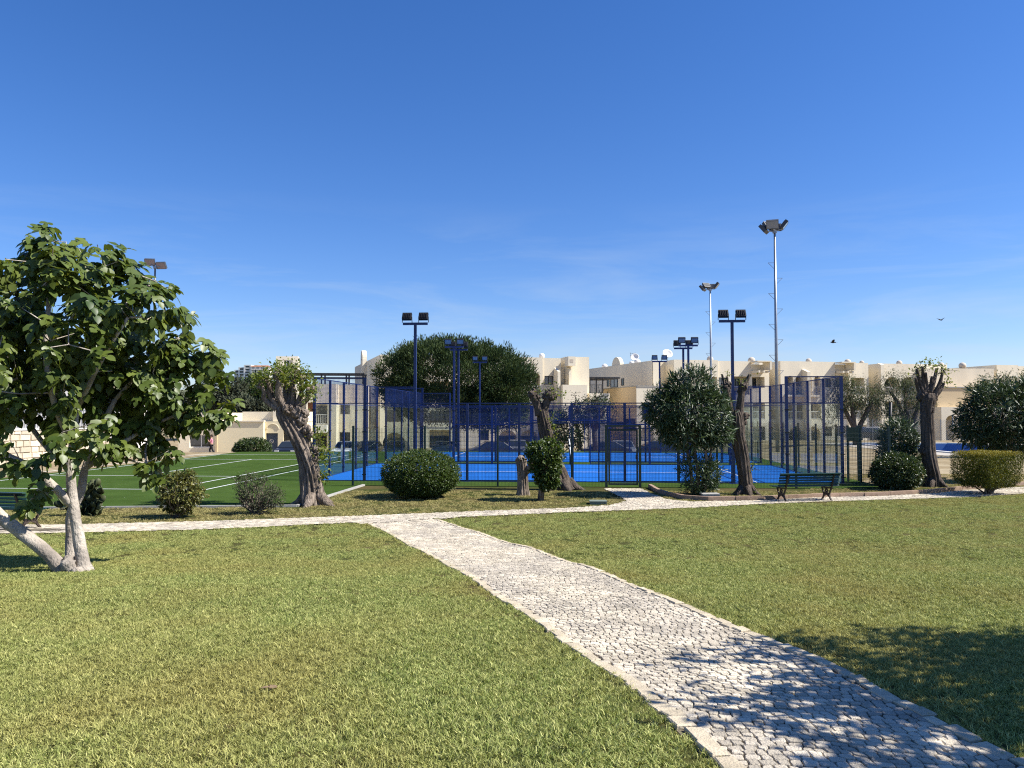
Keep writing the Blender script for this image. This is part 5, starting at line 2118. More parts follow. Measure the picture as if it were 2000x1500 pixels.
c1, d1 = blob_points(g1, fblobs, 500, .30, .22)
extra = [f(285, 905, .8), f(330, 880, .9), f(60, 975, -.5), f(75, 955, -.4), f(430, 800, 1.1), f(445, 815, 1.1), f(95, 447, -.2), f(190, 478, -.3), f(60, 470, -.3), f(335, 560, .6), f(415, 690, .9), f(40, 900, -.5), f(20, 860, -.6), f(110, 880, -.6), f(175, 850, -.3), f(205, 868, .2), f(238, 862, .5), f(150, 880, -.5), f(265, 872, .6), f(185, 825, -.6), f(225, 815, -.5), f(120, 845, -.7), f(300, 548, .3), f(272, 538, .3), f(322, 562, .4), f(250, 528, .3), f(80, 890, -.5), f(212, 885, .3), f(240, 840, .8), f(395, 820, 1.1), f(310, 925, .9), f(130, 855, -.6)]
c1 = np.concatenate([c1, np.array([tuple(e) for e in extra])])
d1 = np.concatenate([d1, np.tile([0.2, -.5, .1], (len(extra), 1))])
N_, P_, nm = grow(limb_paths, c1, g1, .22)
tag(limbs_mesh(N_, P_, .006, 2.4, .045, nm, 5, fb).build('twigs', 'bark_fig', fig, True), kind='stuff')
per_ = 8
PP = np.repeat(c1, per_, 0)
DD = np.repeat(norm(d1), per_, 0)
azi = g1.random(len(PP)) * 6.28
hor = np.stack([np.cos(azi), np.sin(azi), np.zeros_like(azi)], -1)
axl = norm(hor * .7 + DD * .5 + np.array([0, 0, -.75]) + g1.normal(size=PP.shape) * .28)
upv = norm(np.array([.25, -.25, .8]) + hor * .55 + DD * .3 + g1.normal(size=PP.shape) * .3)
RR = frames(axl, upv)
sz = .185 * (1 + .35 * (g1.random(len(PP)) * 2 - 1))
PP = PP + axl * (.05 + .05 * g1.random((len(PP), 1))) + g1.normal(size=PP.shape) * np.array([.04, .04, .05])
tt = np.clip(np.repeat(g1.random(len(c1)), per_) * .5 + g1.random(len(PP)) * .5, 0, 1)
# the leaves nearest the eye are parts, the others one mass
eye = np.array([0, 0, EYE])
dist = np.linalg.norm(PP - eye, axis=1)
vis_ = (PP[:, 0] / PP[:, 1] > -.66)
order = np.argsort(np.where(vis_, dist, 1e9))
front = set(order[:300].tolist())
variants = []
for k in range(10):
    V_, F_ = leaf_fig(k)
    me = np_mesh('leaf', V_, F_, np.full(len(V_), k / 9.0), False)
    me.materials.append(MT['figleaf'])
    variants.append(me)
for i in front:
    o = link('leaf', variants[int(tt[i] * 9.99)], None, fig)
    M = Matrix(RR[i].tolist()).to_4x4()
    o.matrix_local = Matrix.Translation(Vector(PP[i]) - fb) @ M @ Matrix.Scale(float(sz[i]), 4)
back_ = np.array([i for i in range(len(PP)) if i not in front])
Vs, Fs, Ts, base_n = [], [], [], 0
for k in range(6):
    idx = back_[k::6]
    V_, F_, t_ = scatter(leaf_fig(k + 20), PP[idx] - np.array(fb), RR[idx], sz[idx], tt[idx])
    Vs.append(V_)
    Fs.append(F_ + base_n)
    Ts.append(t_)
    base_n += len(V_)
o = link('leaves', np_mesh('leaves', np.concatenate(Vs), np.concatenate(Fs), np.concatenate(Ts)), 'figleaf', fig)
o['kind'] = 'stuff'
fg = MB()
for i in range(0, 330, 17):
    fg.ball(Vector(c1[i]) - fb + Vector((0, -.03, -.05)), (.028, .028, .034), 7, 5)
tag(fg.build('figs', 'sprout', fig, True), kind='stuff')


# ---- pollarded trees
def pollard(label, base, trunk, rads, stubs, leaf_tips, nleaf, spread, size, barkm='bark', ridge=.10, name='pollard_tree', knobs=(), seed=1, roots=True, leafm='sprout'):
    """trunk: points; stubs: list of (points, r0, r1)"""
    b = Vector(base)
    t = thing(name, label, 'tree', b)
    mb = MB()

    def smooth_path(P_, R_, k=5):
        pts, rad = [], []
        P_ = [Vector(q) for q in P_]
        for i in range(len(P_) - 1):
            for j in range(k):
                u = j / k
                p0, p1, p2, p3 = P_[max(i - 1, 0)], P_[i], P_[i + 1], P_[min(i + 2, len(P_) - 1)]
                pts.append(0.5 * ((2 * p1) + (p2 - p0) * u + (2 * p0 - 5 * p1 + 4 * p2 - p3) * u * u + (3 * p1 - p0 - 3 * p2 + p3) * u ** 3) - b)
                rad.append(R_[i] + (R_[i + 1] - R_[i]) * u)
        pts.append(P_[-1] - b)
        rad.append(R_[-1])
        return pts, rad
    p_, r_ = smooth_path(trunk, rads, 11)
    mb.tube(p_, r_, 56, ridge=ridge * 1.35, seed=seed, twist=.04, nr=13, lump=.006)
    for kx, (c, r) in enumerate(knobs):
        rk = random.Random(kx * 7 + seed)
        mb.ball(Vector(c) - b, r * .8, 9, 7, .3, kx + seed)
        for _ in range(7):
            dv = Vector((rk.uniform(-1, 1), rk.uniform(-1, .6), rk.uniform(-1, 1))).normalized() * r * .68
            mb.ball(Vector(c) - b + dv, (r * rk.uniform(.25, .5), r * rk.uniform(.25, .5), r * rk.uniform(.25, .6)), 7, 6, .35, kx + seed)
    if roots:
        for k in range(5):
            a = k * 1.3 + seed
            r0 = rads[0]
            mb.tube([(math.cos(a) * r0 * .5, math.sin(a) * r0 * .5, .28), (math.cos(a) * r0 * 1.15, math.sin(a) * r0 * 1.15, .06), (math.cos(a) * r0 * 1.9, math.sin(a) * r0 * 1.9, -.05)], [r0 * .45, r0 * .32, r0 * .14], 8, lump=.15, seed=k)
    mb.build('trunk', barkm, t, True)
    for q, (P_, r0, r1) in enumerate(stubs):
        s = MB()
        pts, rad = smooth_path(P_, [r0 + (r1 - r0) * i / (len(P_) - 1) for i in range(len(P_))], 4)
        s.tube(pts, rad, 12, ridge=.06, seed=q + seed, nr=5, lump=.06)
        if nleaf > 1000:
            e_ = pts[-1]
            for z_ in range(5):
                s.ball(e_ + Vector((rnd.uniform(-.07, .07), rnd.uniform(-.07, .07), rnd.uniform(-.1, .04))), rnd.uniform(.04, .075), 7, 6, .3, z_)
        s.build('limb', barkm, t, True)
    if nleaf:
        g = np.random.default_rng(seed + 50)
        tips = np.array([tuple(Vector(q)) for q in leaf_tips])
        i = g.integers(0, len(tips), nleaf)
        P = tips[i] + g.normal(size=(nleaf, 3)) * spread
        ax = norm(g.normal(size=P.shape) + np.array([0, 0, .2]))
        R = frames(ax, norm(g.normal(size=P.shape) * .6 + np.array([0, 0, 1])))
        s = size * (.6 + .8 * g.random(nleaf))
        foliage('leaves', leafm, t, leaf_simple(.6, .1), P, R, s, g.random(nleaf), origin=b)
        tw_ = MB()
        for k in range(min(60, nleaf // 6)):
            q = P[k * 5 % nleaf]
            a = tips[i[k * 5 % nleaf]]
            tw_.bar(Vector(a) - b, Vector(q) - b, .012)
        tw_.build('shoots', barkm, t)
    return t


D = 22.0
q = lambda px, py, dy=0: at(px, py, D + dy)
bA = on(at(612, 985, D).x, D)
tr = [q(613, 990), q(611, 975), q(608, 940), q(604, 910), q(594, 878), q(580, 850), q(566, 826), q(557, 806), q(552, 792)]
tips = [(505, 748), (515, 735), (530, 740), (538, 728), (548, 745), (556, 730), (566, 738), (575, 728), (585, 742), (596, 732), (604, 748), (610, 762), (600, 770), (512, 762), (590, 755), (545, 720), (572, 718)]
stubs = []
rr_ = random.Random(3)
for i, (x, y) in enumerate([(509, 750), (520, 738), (530, 752), (538, 731), (547, 748), (556, 727), (566, 746), (575, 731), (590, 738), (606, 760)]):
    sx0 = 540 + (i / 9) * 40
    sy0 = 800 - 6 * (i % 2)
    dy = rr_.uniform(-.5, .5)
    stubs.append(([q(sx0, sy0, dy * .2), q(sx0 * .55 + x * .45 + (x - sx0) * .3, sy0 * .6 + y * .4, dy * .6), q(sx0 * .2 + x * .8 + rr_.uniform(-4, 4), sy0 * .3 + y * .7, dy * .9), q(x, y, dy)], .085, .045))
knA = [(q(590, 822, -.05), .17), (q(600, 838, -.1), .15), (q(578, 806, -.1), .19), (q(562, 800, -.2), .18), (q(612, 895, -.1), .17), (q(618, 880, -.05), .14), (q(596, 808, -.05), .15), (q(606, 850, -.1), .11)]
pollard('leaning pollarded tree with thick furrowed trunk and leafy stub crown left of the court', bA, tr, [.38, .31, .27, .26, .24, .235, .23, .22, .15], stubs,
        [q(x, y, rr_.uniform(-.5, .5)) for x, y in tips] + [q(628, 880), q(632, 890), q(622, 850), q(628, 930)], 3200, .125, .085, ridge=.14, knobs=knA, seed=2)
D = 26.4
bB = on(at(1098, 952, D).x, D)
tr = [q(1100, 960), q(1094, 940), q(1083, 905), q(1074, 875), q(1067, 845), q(1062, 820), q(1059, 800)]
stubs = [([q(1054, 812), q(1050, 792), q(1042, 776), q(1038, 770)], .16, .13), ([q(1062, 812), q(1066, 792), q(1071, 778), q(1074, 768)], .12, .12), ([q(1058, 806), q(1062, 790, .1), q(1067, 780, .1)], .08, .07)]
knB = [(q(1041, 772), .20), (q(1074, 773), .21), (q(1066, 774), .15), (q(1048, 778), .15), (q(1082, 776), .13)]
pollard('dark twisted pollard trunk with two knobbed heads behind the clipped standard bush', bB, tr, [.42, .32, .24, .225, .215, .205, .16], stubs,
        [q(1072, 763), q(1082, 766), q(1055, 775), q(1088, 772), q(1072, 815), q(1078, 835), q(1080, 850)], 330, .16, .09, ridge=.13, knobs=knB, seed=5, barkm='bark_dark')
D = 24.6
bS = on(at(1021, 966, D).x, D)
pollard('short sawn tree stump with a side knob left of the clipped standard bush', bS, [q(1021, 972), q(1021, 955), q(1021, 930), q(1019, 905), q(1018, 897)], [.24, .17, .155, .16, .19],
        [([q(1024, 925), q(1034, 915, -.1), q(1038, 908, -.1)], .1, .12)], [], 0, 0, 0, name='tree_stump', seed=8, knobs=[(q(1017, 898), .16), (q(1037, 910, -.1), .13)], roots=False, ridge=.10)
D = 24.8
bC = on(at(1457, 965, D).x, D)
tr = [q(1459, 970), q(1457, 950), q(1453, 920), q(1448, 885), q(1442, 855), q(1440, 830), q(1440, 812), q(1438, 800)]
stubs = [([q(1434, 825), q(1427, 800), q(1422, 775), q(1418, 756)], .10, .12), ([q(1444, 822), q(1446, 790), q(1449, 765), q(1455, 748)], .13, .10), ([q(1417, 755), q(1413, 742), q(1410, 731)], .045, .03), ([q(1420, 756), q(1421, 745), q(1420, 735)], .04, .03),
         ([q(1453, 752), q(1459, 742), q(1465, 731)], .08, .045), ([q(1450, 760), q(1446, 750), q(1444, 740)], .05, .03)]
knC = [(q(1416, 757), .17), (q(1422, 752), .13), (q(1451, 755), .16), (q(1455, 813), .15), (q(1452, 824), .13), (q(1446, 765), .12)]
pollard('dark leaning trunk with two bare forked stubs right of the oleander', bC, tr, [.26, .21, .20, .20, .215, .23, .20, .12], stubs,
        [q(1420, 733), q(1460, 740), q(1448, 748), q(1462, 905), q(1466, 915), q(1468, 960)], 160, .10, .075, ridge=.09, knobs=knC, seed=11, barkm='bark_dark')
D = 27.6
bD = on(at(1823, 946, D).x, D)
tr = [q(1824, 950), q(1822, 930), q(1817, 905), q(1813, 880), q(1812, 850), q(1811, 820), q(1811, 795), q(1813, 778), q(1814, 768)]
stubs = []
for x, y, x2, y2 in ((1800, 775, 1788, 738), (1803, 768, 1791, 721), (1811, 766, 1808, 728), (1816, 768, 1829, 720), (1824, 772, 1841, 727), (1822, 778, 1844, 748), (1806, 770, 1802, 716), (1816, 766, 1820, 735)):
    stubs.append(([q(x, y), q((x + x2) / 2 + (x2 - x) * .15, (y + y2) / 2), q(x2, y2, rr_.uniform(-.3, .3))], .095, .04))
knD = [(q(1811, 782), .30), (q(1802, 776), .2), (q(1822, 776), .2), (q(1802, 880), .17), (q(1817, 800, -.1), .15)]
pollard('tall dark pollard with a fan of bare stubs right of the pool shrubs', bD, tr, [.29, .25, .235, .225, .215, .21, .22, .27, .2], stubs,
        [q(x, y) for x, y in ((1797, 716), (1810, 712), (1822, 718), (1832, 714), (1843, 725), (1848, 745), (1790, 730))], 280, .14, .09, ridge=.07, knobs=knD, seed=14, barkm='bark_dark')


# ---- clipped bushes and shrubs
def bush(name, label, cat, base, blobs, m, n, size, template, lo=.86, stem=None, spread=.05, per=5, out=.8, rand=.8, droop=.0, core=.82, seed=0, group=None, noise=.08, barkm='bark'):
    b = Vector(base)
    t = thing(name, label, cat, b, 0, group)
    g = np.random.default_rng(seed + 100)
    P, R, s, tt, c = clumped(g, blobs, n // per, per, spread, size, droop, out, rand, lo, noise)
    foliage('foliage', m, t, template, P, R, s, tt, origin=b)
    st = MB()
    for (pts, r0, r1) in (stem or []):
        pts = [Vector(p) - b for p in pts]
        st.tube(pts, [r0 + (r1 - r0) * i / (len(pts) - 1) for i in range(len(pts))], 8, lump=.08, seed=seed)
    # twigs reaching into the foliage
    root = b + Vector((0, 0, .02))
    if stem:
        root = Vector(stem[0][0][-1])
    idx = g.choice(len(c), min(len(c), 60), replace=False)
    for i in idx:
        e = Vector(c[i])
        m_ = root.lerp(e, .5) + Vector(g.normal(size=3) * .06)
        st.tube([root - b, m_ - b, e - b], [.022, .014, .006], 4, cap=False)
    st.build('stem', barkm, t, True)
    if core:
        P2, R2, s2, t2, _ = clumped(g, [(x, y, z, a * core, b_ * core, c_ * core) for x, y, z, a, b_, c_ in blobs], max(60, n // 4 // per), per, spread * 1.5, size * 2.0, droop, .5, 1.0, .75, .1)
        foliage('inner_foliage', m, t, template, P2, R2, s2, t2, origin=b)
    return t


bb = gp(826, 972)
Y0 = bb.y
bush('round_bush', 'large clipped round dark green bush in front of the court fence', 'bush', bb, [px_blob(822, 925, 76, 45, Y0, 1.15), px_blob(822, 938, 68, 30, Y0, 1.1)], 'boxleaf', 24000, .052, leaf_simple(.55, .12), .88,
     [([bb, bb + Vector((.02, 0, .3))], .09, .07), ([bb + Vector((.1, .05, 0)), bb + Vector((.2, .1, .35))], .05, .04)], .05, 5, .9, .9, seed=1)
bb = gp(1056, 978)
Y0 = bb.y
bush('standard_bush', 'clipped mushroom shaped bush on a single bare stem before the gate', 'bush', bb, [px_blob(1064, 884, 38, 25, Y0, .5), px_blob(1066, 910, 30, 30, Y0, .42), px_blob(1070, 935, 22, 22, Y0, .35)], 'boxleaf', 4600, .075, leaf_simple(.6, .1), .7,
     [([bb, at(1058, 950, Y0), at(1062, 920, Y0)], .10, .06)], .06, 5, .7, 1.0, seed=2, noise=.2)
bb = gp(1753, 956)
Y0 = bb.y
bush('round_bush', 'dark rounded bush on the ground between the bench and the tall pollard', 'bush', bb, [px_blob(1750, 922, 48, 36, Y0, .8)], 'shrub', 6500, .075, leaf_simple(.5, .1), .82, None, .06, 5, .8, .9, seed=3, noise=.15)
bb = on(at(1757, 935, 28.5).x, 28.5)
bush('oleander_shrub', 'loose grey green flowering shrub above the dark rounded bush', 'shrub', bb, [px_blob(1755, 858, 36, 38, 28.5, .7), px_blob(1757, 895, 44, 38, 28.5, .8)], 'oleander', 5200, .13, leaf_long(), .6, None, .1, 6, .8, .9, seed=4, noise=.3)
bb = gp(347, 1011)
Y0 = bb.y
bush('variegated_shrub', 'yellow flecked shrub on the turf edge right of the fig tree', 'shrub', bb, [px_blob(352, 965, 45, 40, Y0, .55), px_blob(335, 950, 28, 28, Y0, .4), px_blob(365, 940, 20, 20, Y0, .3)], 'varieg', 2600, .065, leaf_simple(.6, .1), .5,
     None, .06, 5, .7, 1.0, seed=5, noise=.3)
bb = gp(495, 1004)
Y0 = bb.y
bush('twiggy_shrub', 'thin dusty twiggy shrub left of the leaning pollard', 'shrub', bb, [px_blob(505, 965, 45, 36, Y0, .55), px_blob(490, 945, 32, 25, Y0, .4), px_blob(535, 972, 22, 22, Y0, .3)], 'greyshrub', 2900, .040, leaf_simple(.5, .1), .35,
     None, .07, 6, .6, 1.0, seed=6, noise=.4)
# prickly pear behind the fig trunk
bb = gp(172, 1008)
Y0 = bb.y
cac = thing('prickly_pear', 'dark prickly pear cactus with flat pads behind the fig trunk', 'cactus', bb)
gc = np.random.default_rng(77)
Pq, Rq, Sq = [], [], []
for sx_, top in ((175, 925), (190, 935), (160, 960), (125, 985), (200, 960), (180, 950), (168, 940), (195, 985), (150, 990), (118, 975)):
    p0 = gp(172 + (sx_ - 172) * .4, 1006)
    p1 = at(sx_, top, Y0)
    n_ = 4
    for k in range(n_):
        u = k / n_
        for w_ in range(3):
            Pq.append(tuple(p0.lerp(p1, u) + Vector(gc.normal(size=3) * .06)))
            d_ = norm(np.array(p1 - p0) / (p1 - p0).length + gc.normal(size=3) * .45)
            Rq.append(frames(d_[None], norm(gc.normal(size=(1, 3))))[0])
            Sq.append(.2 + .06 * gc.random())
Pq, Rq, Sq = np.array(Pq), np.array(Rq), np.array(Sq)
padv = []
for k in range(4):
    V_, F_ = pad_leaf()
    me = np_mesh('pad', V_, F_, np.full(len(V_), k / 3.0), True)
    me.materials.append(MT['pear'])
    padv.append(me)
for i in range(len(Pq)):
    o = link('pad', padv[i % 4], None, cac)
    o.matrix_local = Matrix.Translation(Vector(Pq[i]) - bb) @ Matrix(Rq[i].tolist()).to_4x4() @ Matrix.Scale(float(Sq[i]), 4)

# clipped block hedge
bb = gp(1927, 966)
Y0 = bb.y
hd = thing('clipped_hedge', 'square clipped hedge, its sunlit top painted golden, on stems at the right', 'hedge', bb)
gh = np.random.default_rng(31)
n_ = 22000
a, b_ = at(1862, 884, Y0), at(1992, 884, Y0)
W2, D2 = (b_.x - a.x) / 2, .62
zt_, zb_ = a.z, at(1862, 951, Y0).z
cx = (a.x + b_.x) / 2
rotz = math.radians(28)
HW, HD = W2 * .84, W2 * .58
face = gh.choice(5, n_, p=[.24, .20, .20, .18, .18])
u1, u2 = gh.random(n_) * 2 - 1, gh.random(n_)
Pl = np.zeros((n_, 3))
Nl = np.zeros((n_, 3))
dep = gh.random(n_) ** 2 * .10
for k, (nx, ny, nz) in enumerate([(0, 0, 1), (0, -1, 0), (-1, 0, 0), (1, 0, 0), (0, 1, 0)]):
    m_ = face == k
    zz = zb_ + (zt_ - zb_) * u2[m_]
    taper = .62 + .38 * np.minimum(1, u2[m_] / .28) ** .6
    if k == 0:
        Pl[m_] = np.stack([u1[m_] * HW, (gh.random(m_.sum()) * 2 - 1) * HD, zt_ - dep[m_] + 0 * zz], -1)
    elif ny:
        Pl[m_] = np.stack([u1[m_] * HW * taper, ny * (HD * taper - dep[m_]), zz], -1)
    else:
        Pl[m_] = np.stack([nx * (HW * taper - dep[m_]), u1[m_] * HD * taper, zz], -1)
    Nl[m_] = (nx, ny, nz)
Pl += gh.normal(size=Pl.shape) * .025
cr_, sr_ = math.cos(rotz), math.sin(rotz)
rot = np.array([[cr_, -sr_, 0], [sr_, cr_, 0], [0, 0, 1]])
Pl = Pl @ rot.T
Nl = Nl @ rot.T
Pl[:, 0] += cx
Pl[:, 1] += Y0
ax = norm(Nl * .6 + gh.normal(size=Pl.shape) * .7 + np.array([0, 0, .3]))
foliage('foliage', 'hedge', hd, leaf_simple(.45, .1), Pl, frames(ax, norm(Nl + gh.normal(size=Pl.shape) * .5)), .043 * (.6 + .8 * gh.random(n_)), np.clip(gh.random(n_) * .28 + .5 * (face == 0) + .3 * gh.random(n_) * (u2 > .93), 0, 1), origin=bb)  # top and rim leaves tinted golden: sunlight on them painted into the colour
hin = MB()
Mh = Matrix.Translation(Vector((cx, Y0, 0)) - Vector((bb.x, bb.y, bb.z))) @ Matrix.Rotation(rotz, 4, 'Z')
for k in range(34):
    e = Vector((gh.uniform(-.8, .8) * HW, gh.uniform(-.8, .8) * HD, gh.uniform(zb_, zt_ - .1)))
    s_ = Vector((gh.uniform(-.12, .12), gh.uniform(-.1, .1), bb.z - .02))
    hin.tube([Mh @ s_, Mh @ (s_ * .5 + e * .5 + Vector((0, 0, .05))), Mh @ e], [.032, .02, .008], 5, cap=False)
hin.build('stem', 'bark', hd, True)
P2 = (gh.random((3500, 3)) * 2 - 1) * np.array([HW * .82, HD * .82, (zt_ - zb_) * .46])
P2 = P2 @ rot.T + np.array([cx, Y0, (zt_ + zb_) / 2])
foliage('inner_foliage', 'hedge', hd, leaf_simple(.5, .1), P2, frames(norm(gh.normal(size=P2.shape)), norm(gh.normal(size=P2.shape))), np.full(3500, .09), gh.random(3500) * .4, origin=bb)

# oleanders
bb = gp(1361, 969)
Y0 = bb.y
ob = [px_blob(1340, 800, 72, 62, Y0, 1.05), px_blob(1350, 755, 46, 38, Y0, .75), px_blob(1300, 800, 42, 45, Y0, .7), px_blob(1385, 810, 42, 55, Y0, .7), px_blob(1340, 845, 55, 32, Y0, .8), px_blob(1400, 850, 26, 24, Y0, .4)]
ol = bush('oleander', 'tall oleander with dense rounded crown on bunched stems before the court', 'tree', bb, ob, 'oleander', 9500, .155, leaf_long(), .62,
          [([bb + Vector((.05, 0, 0)), at(1362, 910, Y0), at(1350, 850, Y0)], .07, .04), ([bb + Vector((.15, .05, 0)), at(1380, 900, Y0), at(1375, 850, Y0)], .06, .035), ([bb + Vector((-.1, .05, 0)), at(1348, 910, Y0), at(1335, 850, Y0)], .055, .035), ([bb + Vector((.2, -.1, 0)), at(1385, 920, Y0), at(1390, 860, Y0)], .04, .03)],
          .13, 8, .7, .9, .05, .8, 41, noise=.25)
g2 = np.random.default_rng(43)
P, R, s, t_, c_ = clumped(g2, [px_blob(1362, 925, 38, 48, Y0, .5), px_blob(1388, 925, 20, 32, Y0, .35)], 520, 7, .12, .14, -.3, .6, .9, .3, .3)
foliage('lower_foliage', 'oleander', ol, leaf_long(), P, R, s, t_, origin=bb)
D = 29.5
bb = on(at(1945, 888, D).x, D)
bush('oleander', 'big dark oleander tree on a pale trunk behind the square hedge', 'tree', bb, [px_blob(1948, 810, 66, 68, D, 1.3), px_blob(1905, 830, 36, 44, D, .8), px_blob(2010, 805, 70, 68, D, 1.4), px_blob(1985, 850, 60, 45, D, 1.1), px_blob(1920, 790, 30, 35, D, .6)],
     'oleander', 11000, .18, leaf_long(), .62, [([bb, at(1945, 880, D), at(1946, 840, D)], .16, .1), ([bb + Vector((.3, .1, 0)), at(1958, 880, D), at(1965, 840, D)], .12, .08)], .15, 8, .7, .9, .05, .8, 42, noise=.25, barkm='bark_fig')


# ---- background trees
def tree(name, label, base, blobs, m, n, size, template, trunks, lo=.5, spread=.3, per=10, droop=0.1, seed=0, barkm='bark_dark', group=None, tipn=60, rand=.8, core=True):
    b = Vector(base)
    t = thing(name, label, 'tree', b, 0, group)
    g = np.random.default_rng(seed + 300)
    P, R, s, tt, c = clumped(g, blobs, n // per, per, spread, size, droop, .6, rand, lo, .25)
    foliage('crown', m, t, template, P, R, s, tt, origin=b)
    N_, P_, nm = grow(trunks, c[g.choice(len(c), min(tipn, len(c)), replace=False)], g, .8)
    mb = limbs_mesh(N_, P_, .02, 2.3, .16, nm, 5, b)
    for tp in trunks:
        k = len(tp)
        mb.tube([Vector(p) - b for p in tp], [.24 * (1 - .5 * i / (k - 1)) for i in range(k)], 9, lump=.06, seed=seed)
    mb.build('trunk', barkm, t, True)
    return t


def pine():
    D = 62.0
    b = on(at(893, 870, D).x, D)
    bl = [px_blob(880, 735, 115, 60, D, 4.5), px_blob(850, 705, 80, 38, D, 3.5), px_blob(950, 735, 85, 58, D, 3.6), px_blob(985, 760, 60, 50, D, 2.8), px_blob(790, 735, 52, 48, D, 2.5), px_blob(900, 695, 60, 28, D, 3),
          px_blob(880, 790, 100, 38, D, 3.6), px_blob(790, 770, 45, 35, D, 2.2), px_blob(960, 800, 70, 35, D, 3)]
    trunks = [[b, at(890, 840, D), at(888, 800, D), at(885, 760, D)], [at(888, 800, D), at(840, 770, D), at(800, 740, D)], [at(888, 800, D), at(940, 770, D), at(985, 755, D)]]
    return tree('pine_tree', 'big broad dark green pine with rounded crown behind the courts', b, bl, 'pine', 96000, .27, leaf_simple(.24, .06), trunks, .70, .62, 96, -.7, 1, tipn=140, rand=.5)


pine()
D = 64.0
for lab, bx_, bl, tk, sd in (
        ('feathery pepper tree with slanting dark limbs left of the grey green shrub', 1672, [(1670, 770, 42, 32), (1640, 775, 32, 34), (1700, 775, 32, 26), (1650, 745, 26, 20), (1690, 800, 28, 26), (1625, 800, 25, 32)], [[(1672, 868), (1668, 835), (1650, 800), (1635, 770)], [(1672, 868), (1680, 830), (1698, 795), (1710, 770)], [(1668, 840), (1665, 800), (1660, 770)]], 2),
        ('feathery pepper tree with forked trunk directly behind the grey green shrub', 1778, [(1740, 765, 38, 42), (1790, 765, 40, 30), (1765, 745, 32, 22), (1725, 795, 24, 36), (1800, 790, 26, 36), (1760, 800, 35, 26)], [[(1778, 862), (1772, 830), (1755, 790), (1740, 765)], [(1778, 862), (1783, 825), (1795, 790), (1800, 765)], [(1773, 835), (1770, 800), (1768, 765)]], 3)):
    b = on(at(bx_, 868, D).x, D)
    tree('pepper_tree', lab, b, [px_blob(x, y, w, h, D, w * D / FPX * .8) for x, y, w, h in bl], 'pepper', 6500, .20, leaf_simple(.22, .05), [[b if i == 0 and p == pts[0] else at(*p, D) for i, p in enumerate(pts)] for pts in tk], .25, .45, 12, .9, sd, group='pepper trees before the hotel', tipn=70, rand=.5)
D = 46.0
b = on(at(1975, 870, D).x, D)
tree('pepper_tree', 'feathery grey green tree rising behind the big oleander at the right edge', b, [px_blob(1945, 758, 40, 28, D, 1.0), px_blob(1985, 758, 40, 32, D, 1.2), px_blob(2020, 768, 45, 42, D, 1.2), px_blob(1915, 765, 22, 22, D, .6)], 'pepper', 4500, .19, leaf_simple(.25, .05),
     [[b, at(1975, 820, D), at(1965, 780, D), at(1940, 750, D)], [at(1975, 820, D), at(1995, 770, D), at(2010, 745, D)]], .3, .4, 12, .7, 4, group='pepper trees before the hotel')
D = 60.0
b = on(at(1135, 875, D).x, D)
tree('leafy_tree', 'dark leafy tree beyond the far court behind the knobbed pollard', b, [px_blob(1115, 835, 38, 40, D, 1.4), px_blob(1090, 840, 25, 35, D, 1.0), px_blob(1145, 805, 32, 26, D, 1.2), px_blob(1170, 800, 24, 24, D, .9)], 'shrub', 6000, .20, leaf_simple(.45, .08), [[b, at(1130, 850, D), at(1125, 825, D)]], .5, .35, 10, .1, 5)
b = on(at(1165, 880, 59).x, 59)
tree('thin_tree', 'thin twiggy tree left of the gate in front of the terrace wall', b, [px_blob(1150, 790, 42, 28, 59, 1.2), px_blob(1175, 800, 35, 35, 59, 1.1)], 'olive', 1300, .15, leaf_simple(.4, .08), [[b, at(1160, 840, 59), at(1150, 800, 59)], [at(1160, 840, 59), at(1175, 800, 59)]], .2, .5, 8, .1, 6, tipn=90)
D = 56.5
bb = on(at(494, 884, D).x, D)
bush('rounded_hedge', 'low rounded dark hedge in front of the pale yellow wall', 'hedge', bb, [px_blob(494, 876, 36, 20, D, 1.0), px_blob(480, 880, 24, 14, D, .9)], 'shrub', 5000, .13, leaf_simple(.5, .1), .8, None, .1, 5, .8, .9, seed=9)
# trees on the slope at the left
for i, (x, y, w, h, D, m, lab, sd) in enumerate((
        (440, 765, 42, 34, 105, 'olive', 'grey green round tree on the slope right of the fig leaves', 11),
        (470, 800, 32, 26, 98, 'olive', 'lower grey green tree below the round one on the slope', 12),
        (500, 765, 34, 30, 112, 'pine', 'very dark tree on the slope behind the leaning pollard', 13),
        (505, 800, 40, 14, 92, 'olive', 'low wide grey tree just above the yellow building roof', 14),
        (390, 790, 42, 34, 110, 'olive', 'grey green tree behind the right edge of the fig crown', 15),
        (250, 800, 80, 60, 115, 'olive', 'broad tree glimpsed through the fig crown', 16),
        (540, 775, 24, 24, 110, 'pine', 'dark tree beside the cream tower', 17))):
    b = on(at(x, 860, D).x, D)
    tree('slope_tree', lab, b, [px_blob(x, y, w, h, D, w * D / FPX * .8), px_blob(x - w * .5, y + h * .5, w * .6, h * .6, D, w * D / FPX * .6), px_blob(x + w * .5, y + h * .45, w * .6, h * .6, D, w * D / FPX * .6)], m, 5200, .42, leaf_simple(.5, .1), [[b, at(x, y + h * .8, D), at(x, y, D)]], .6, .5, 12, -.1, sd, group='trees on the slope at the left', tipn=40)
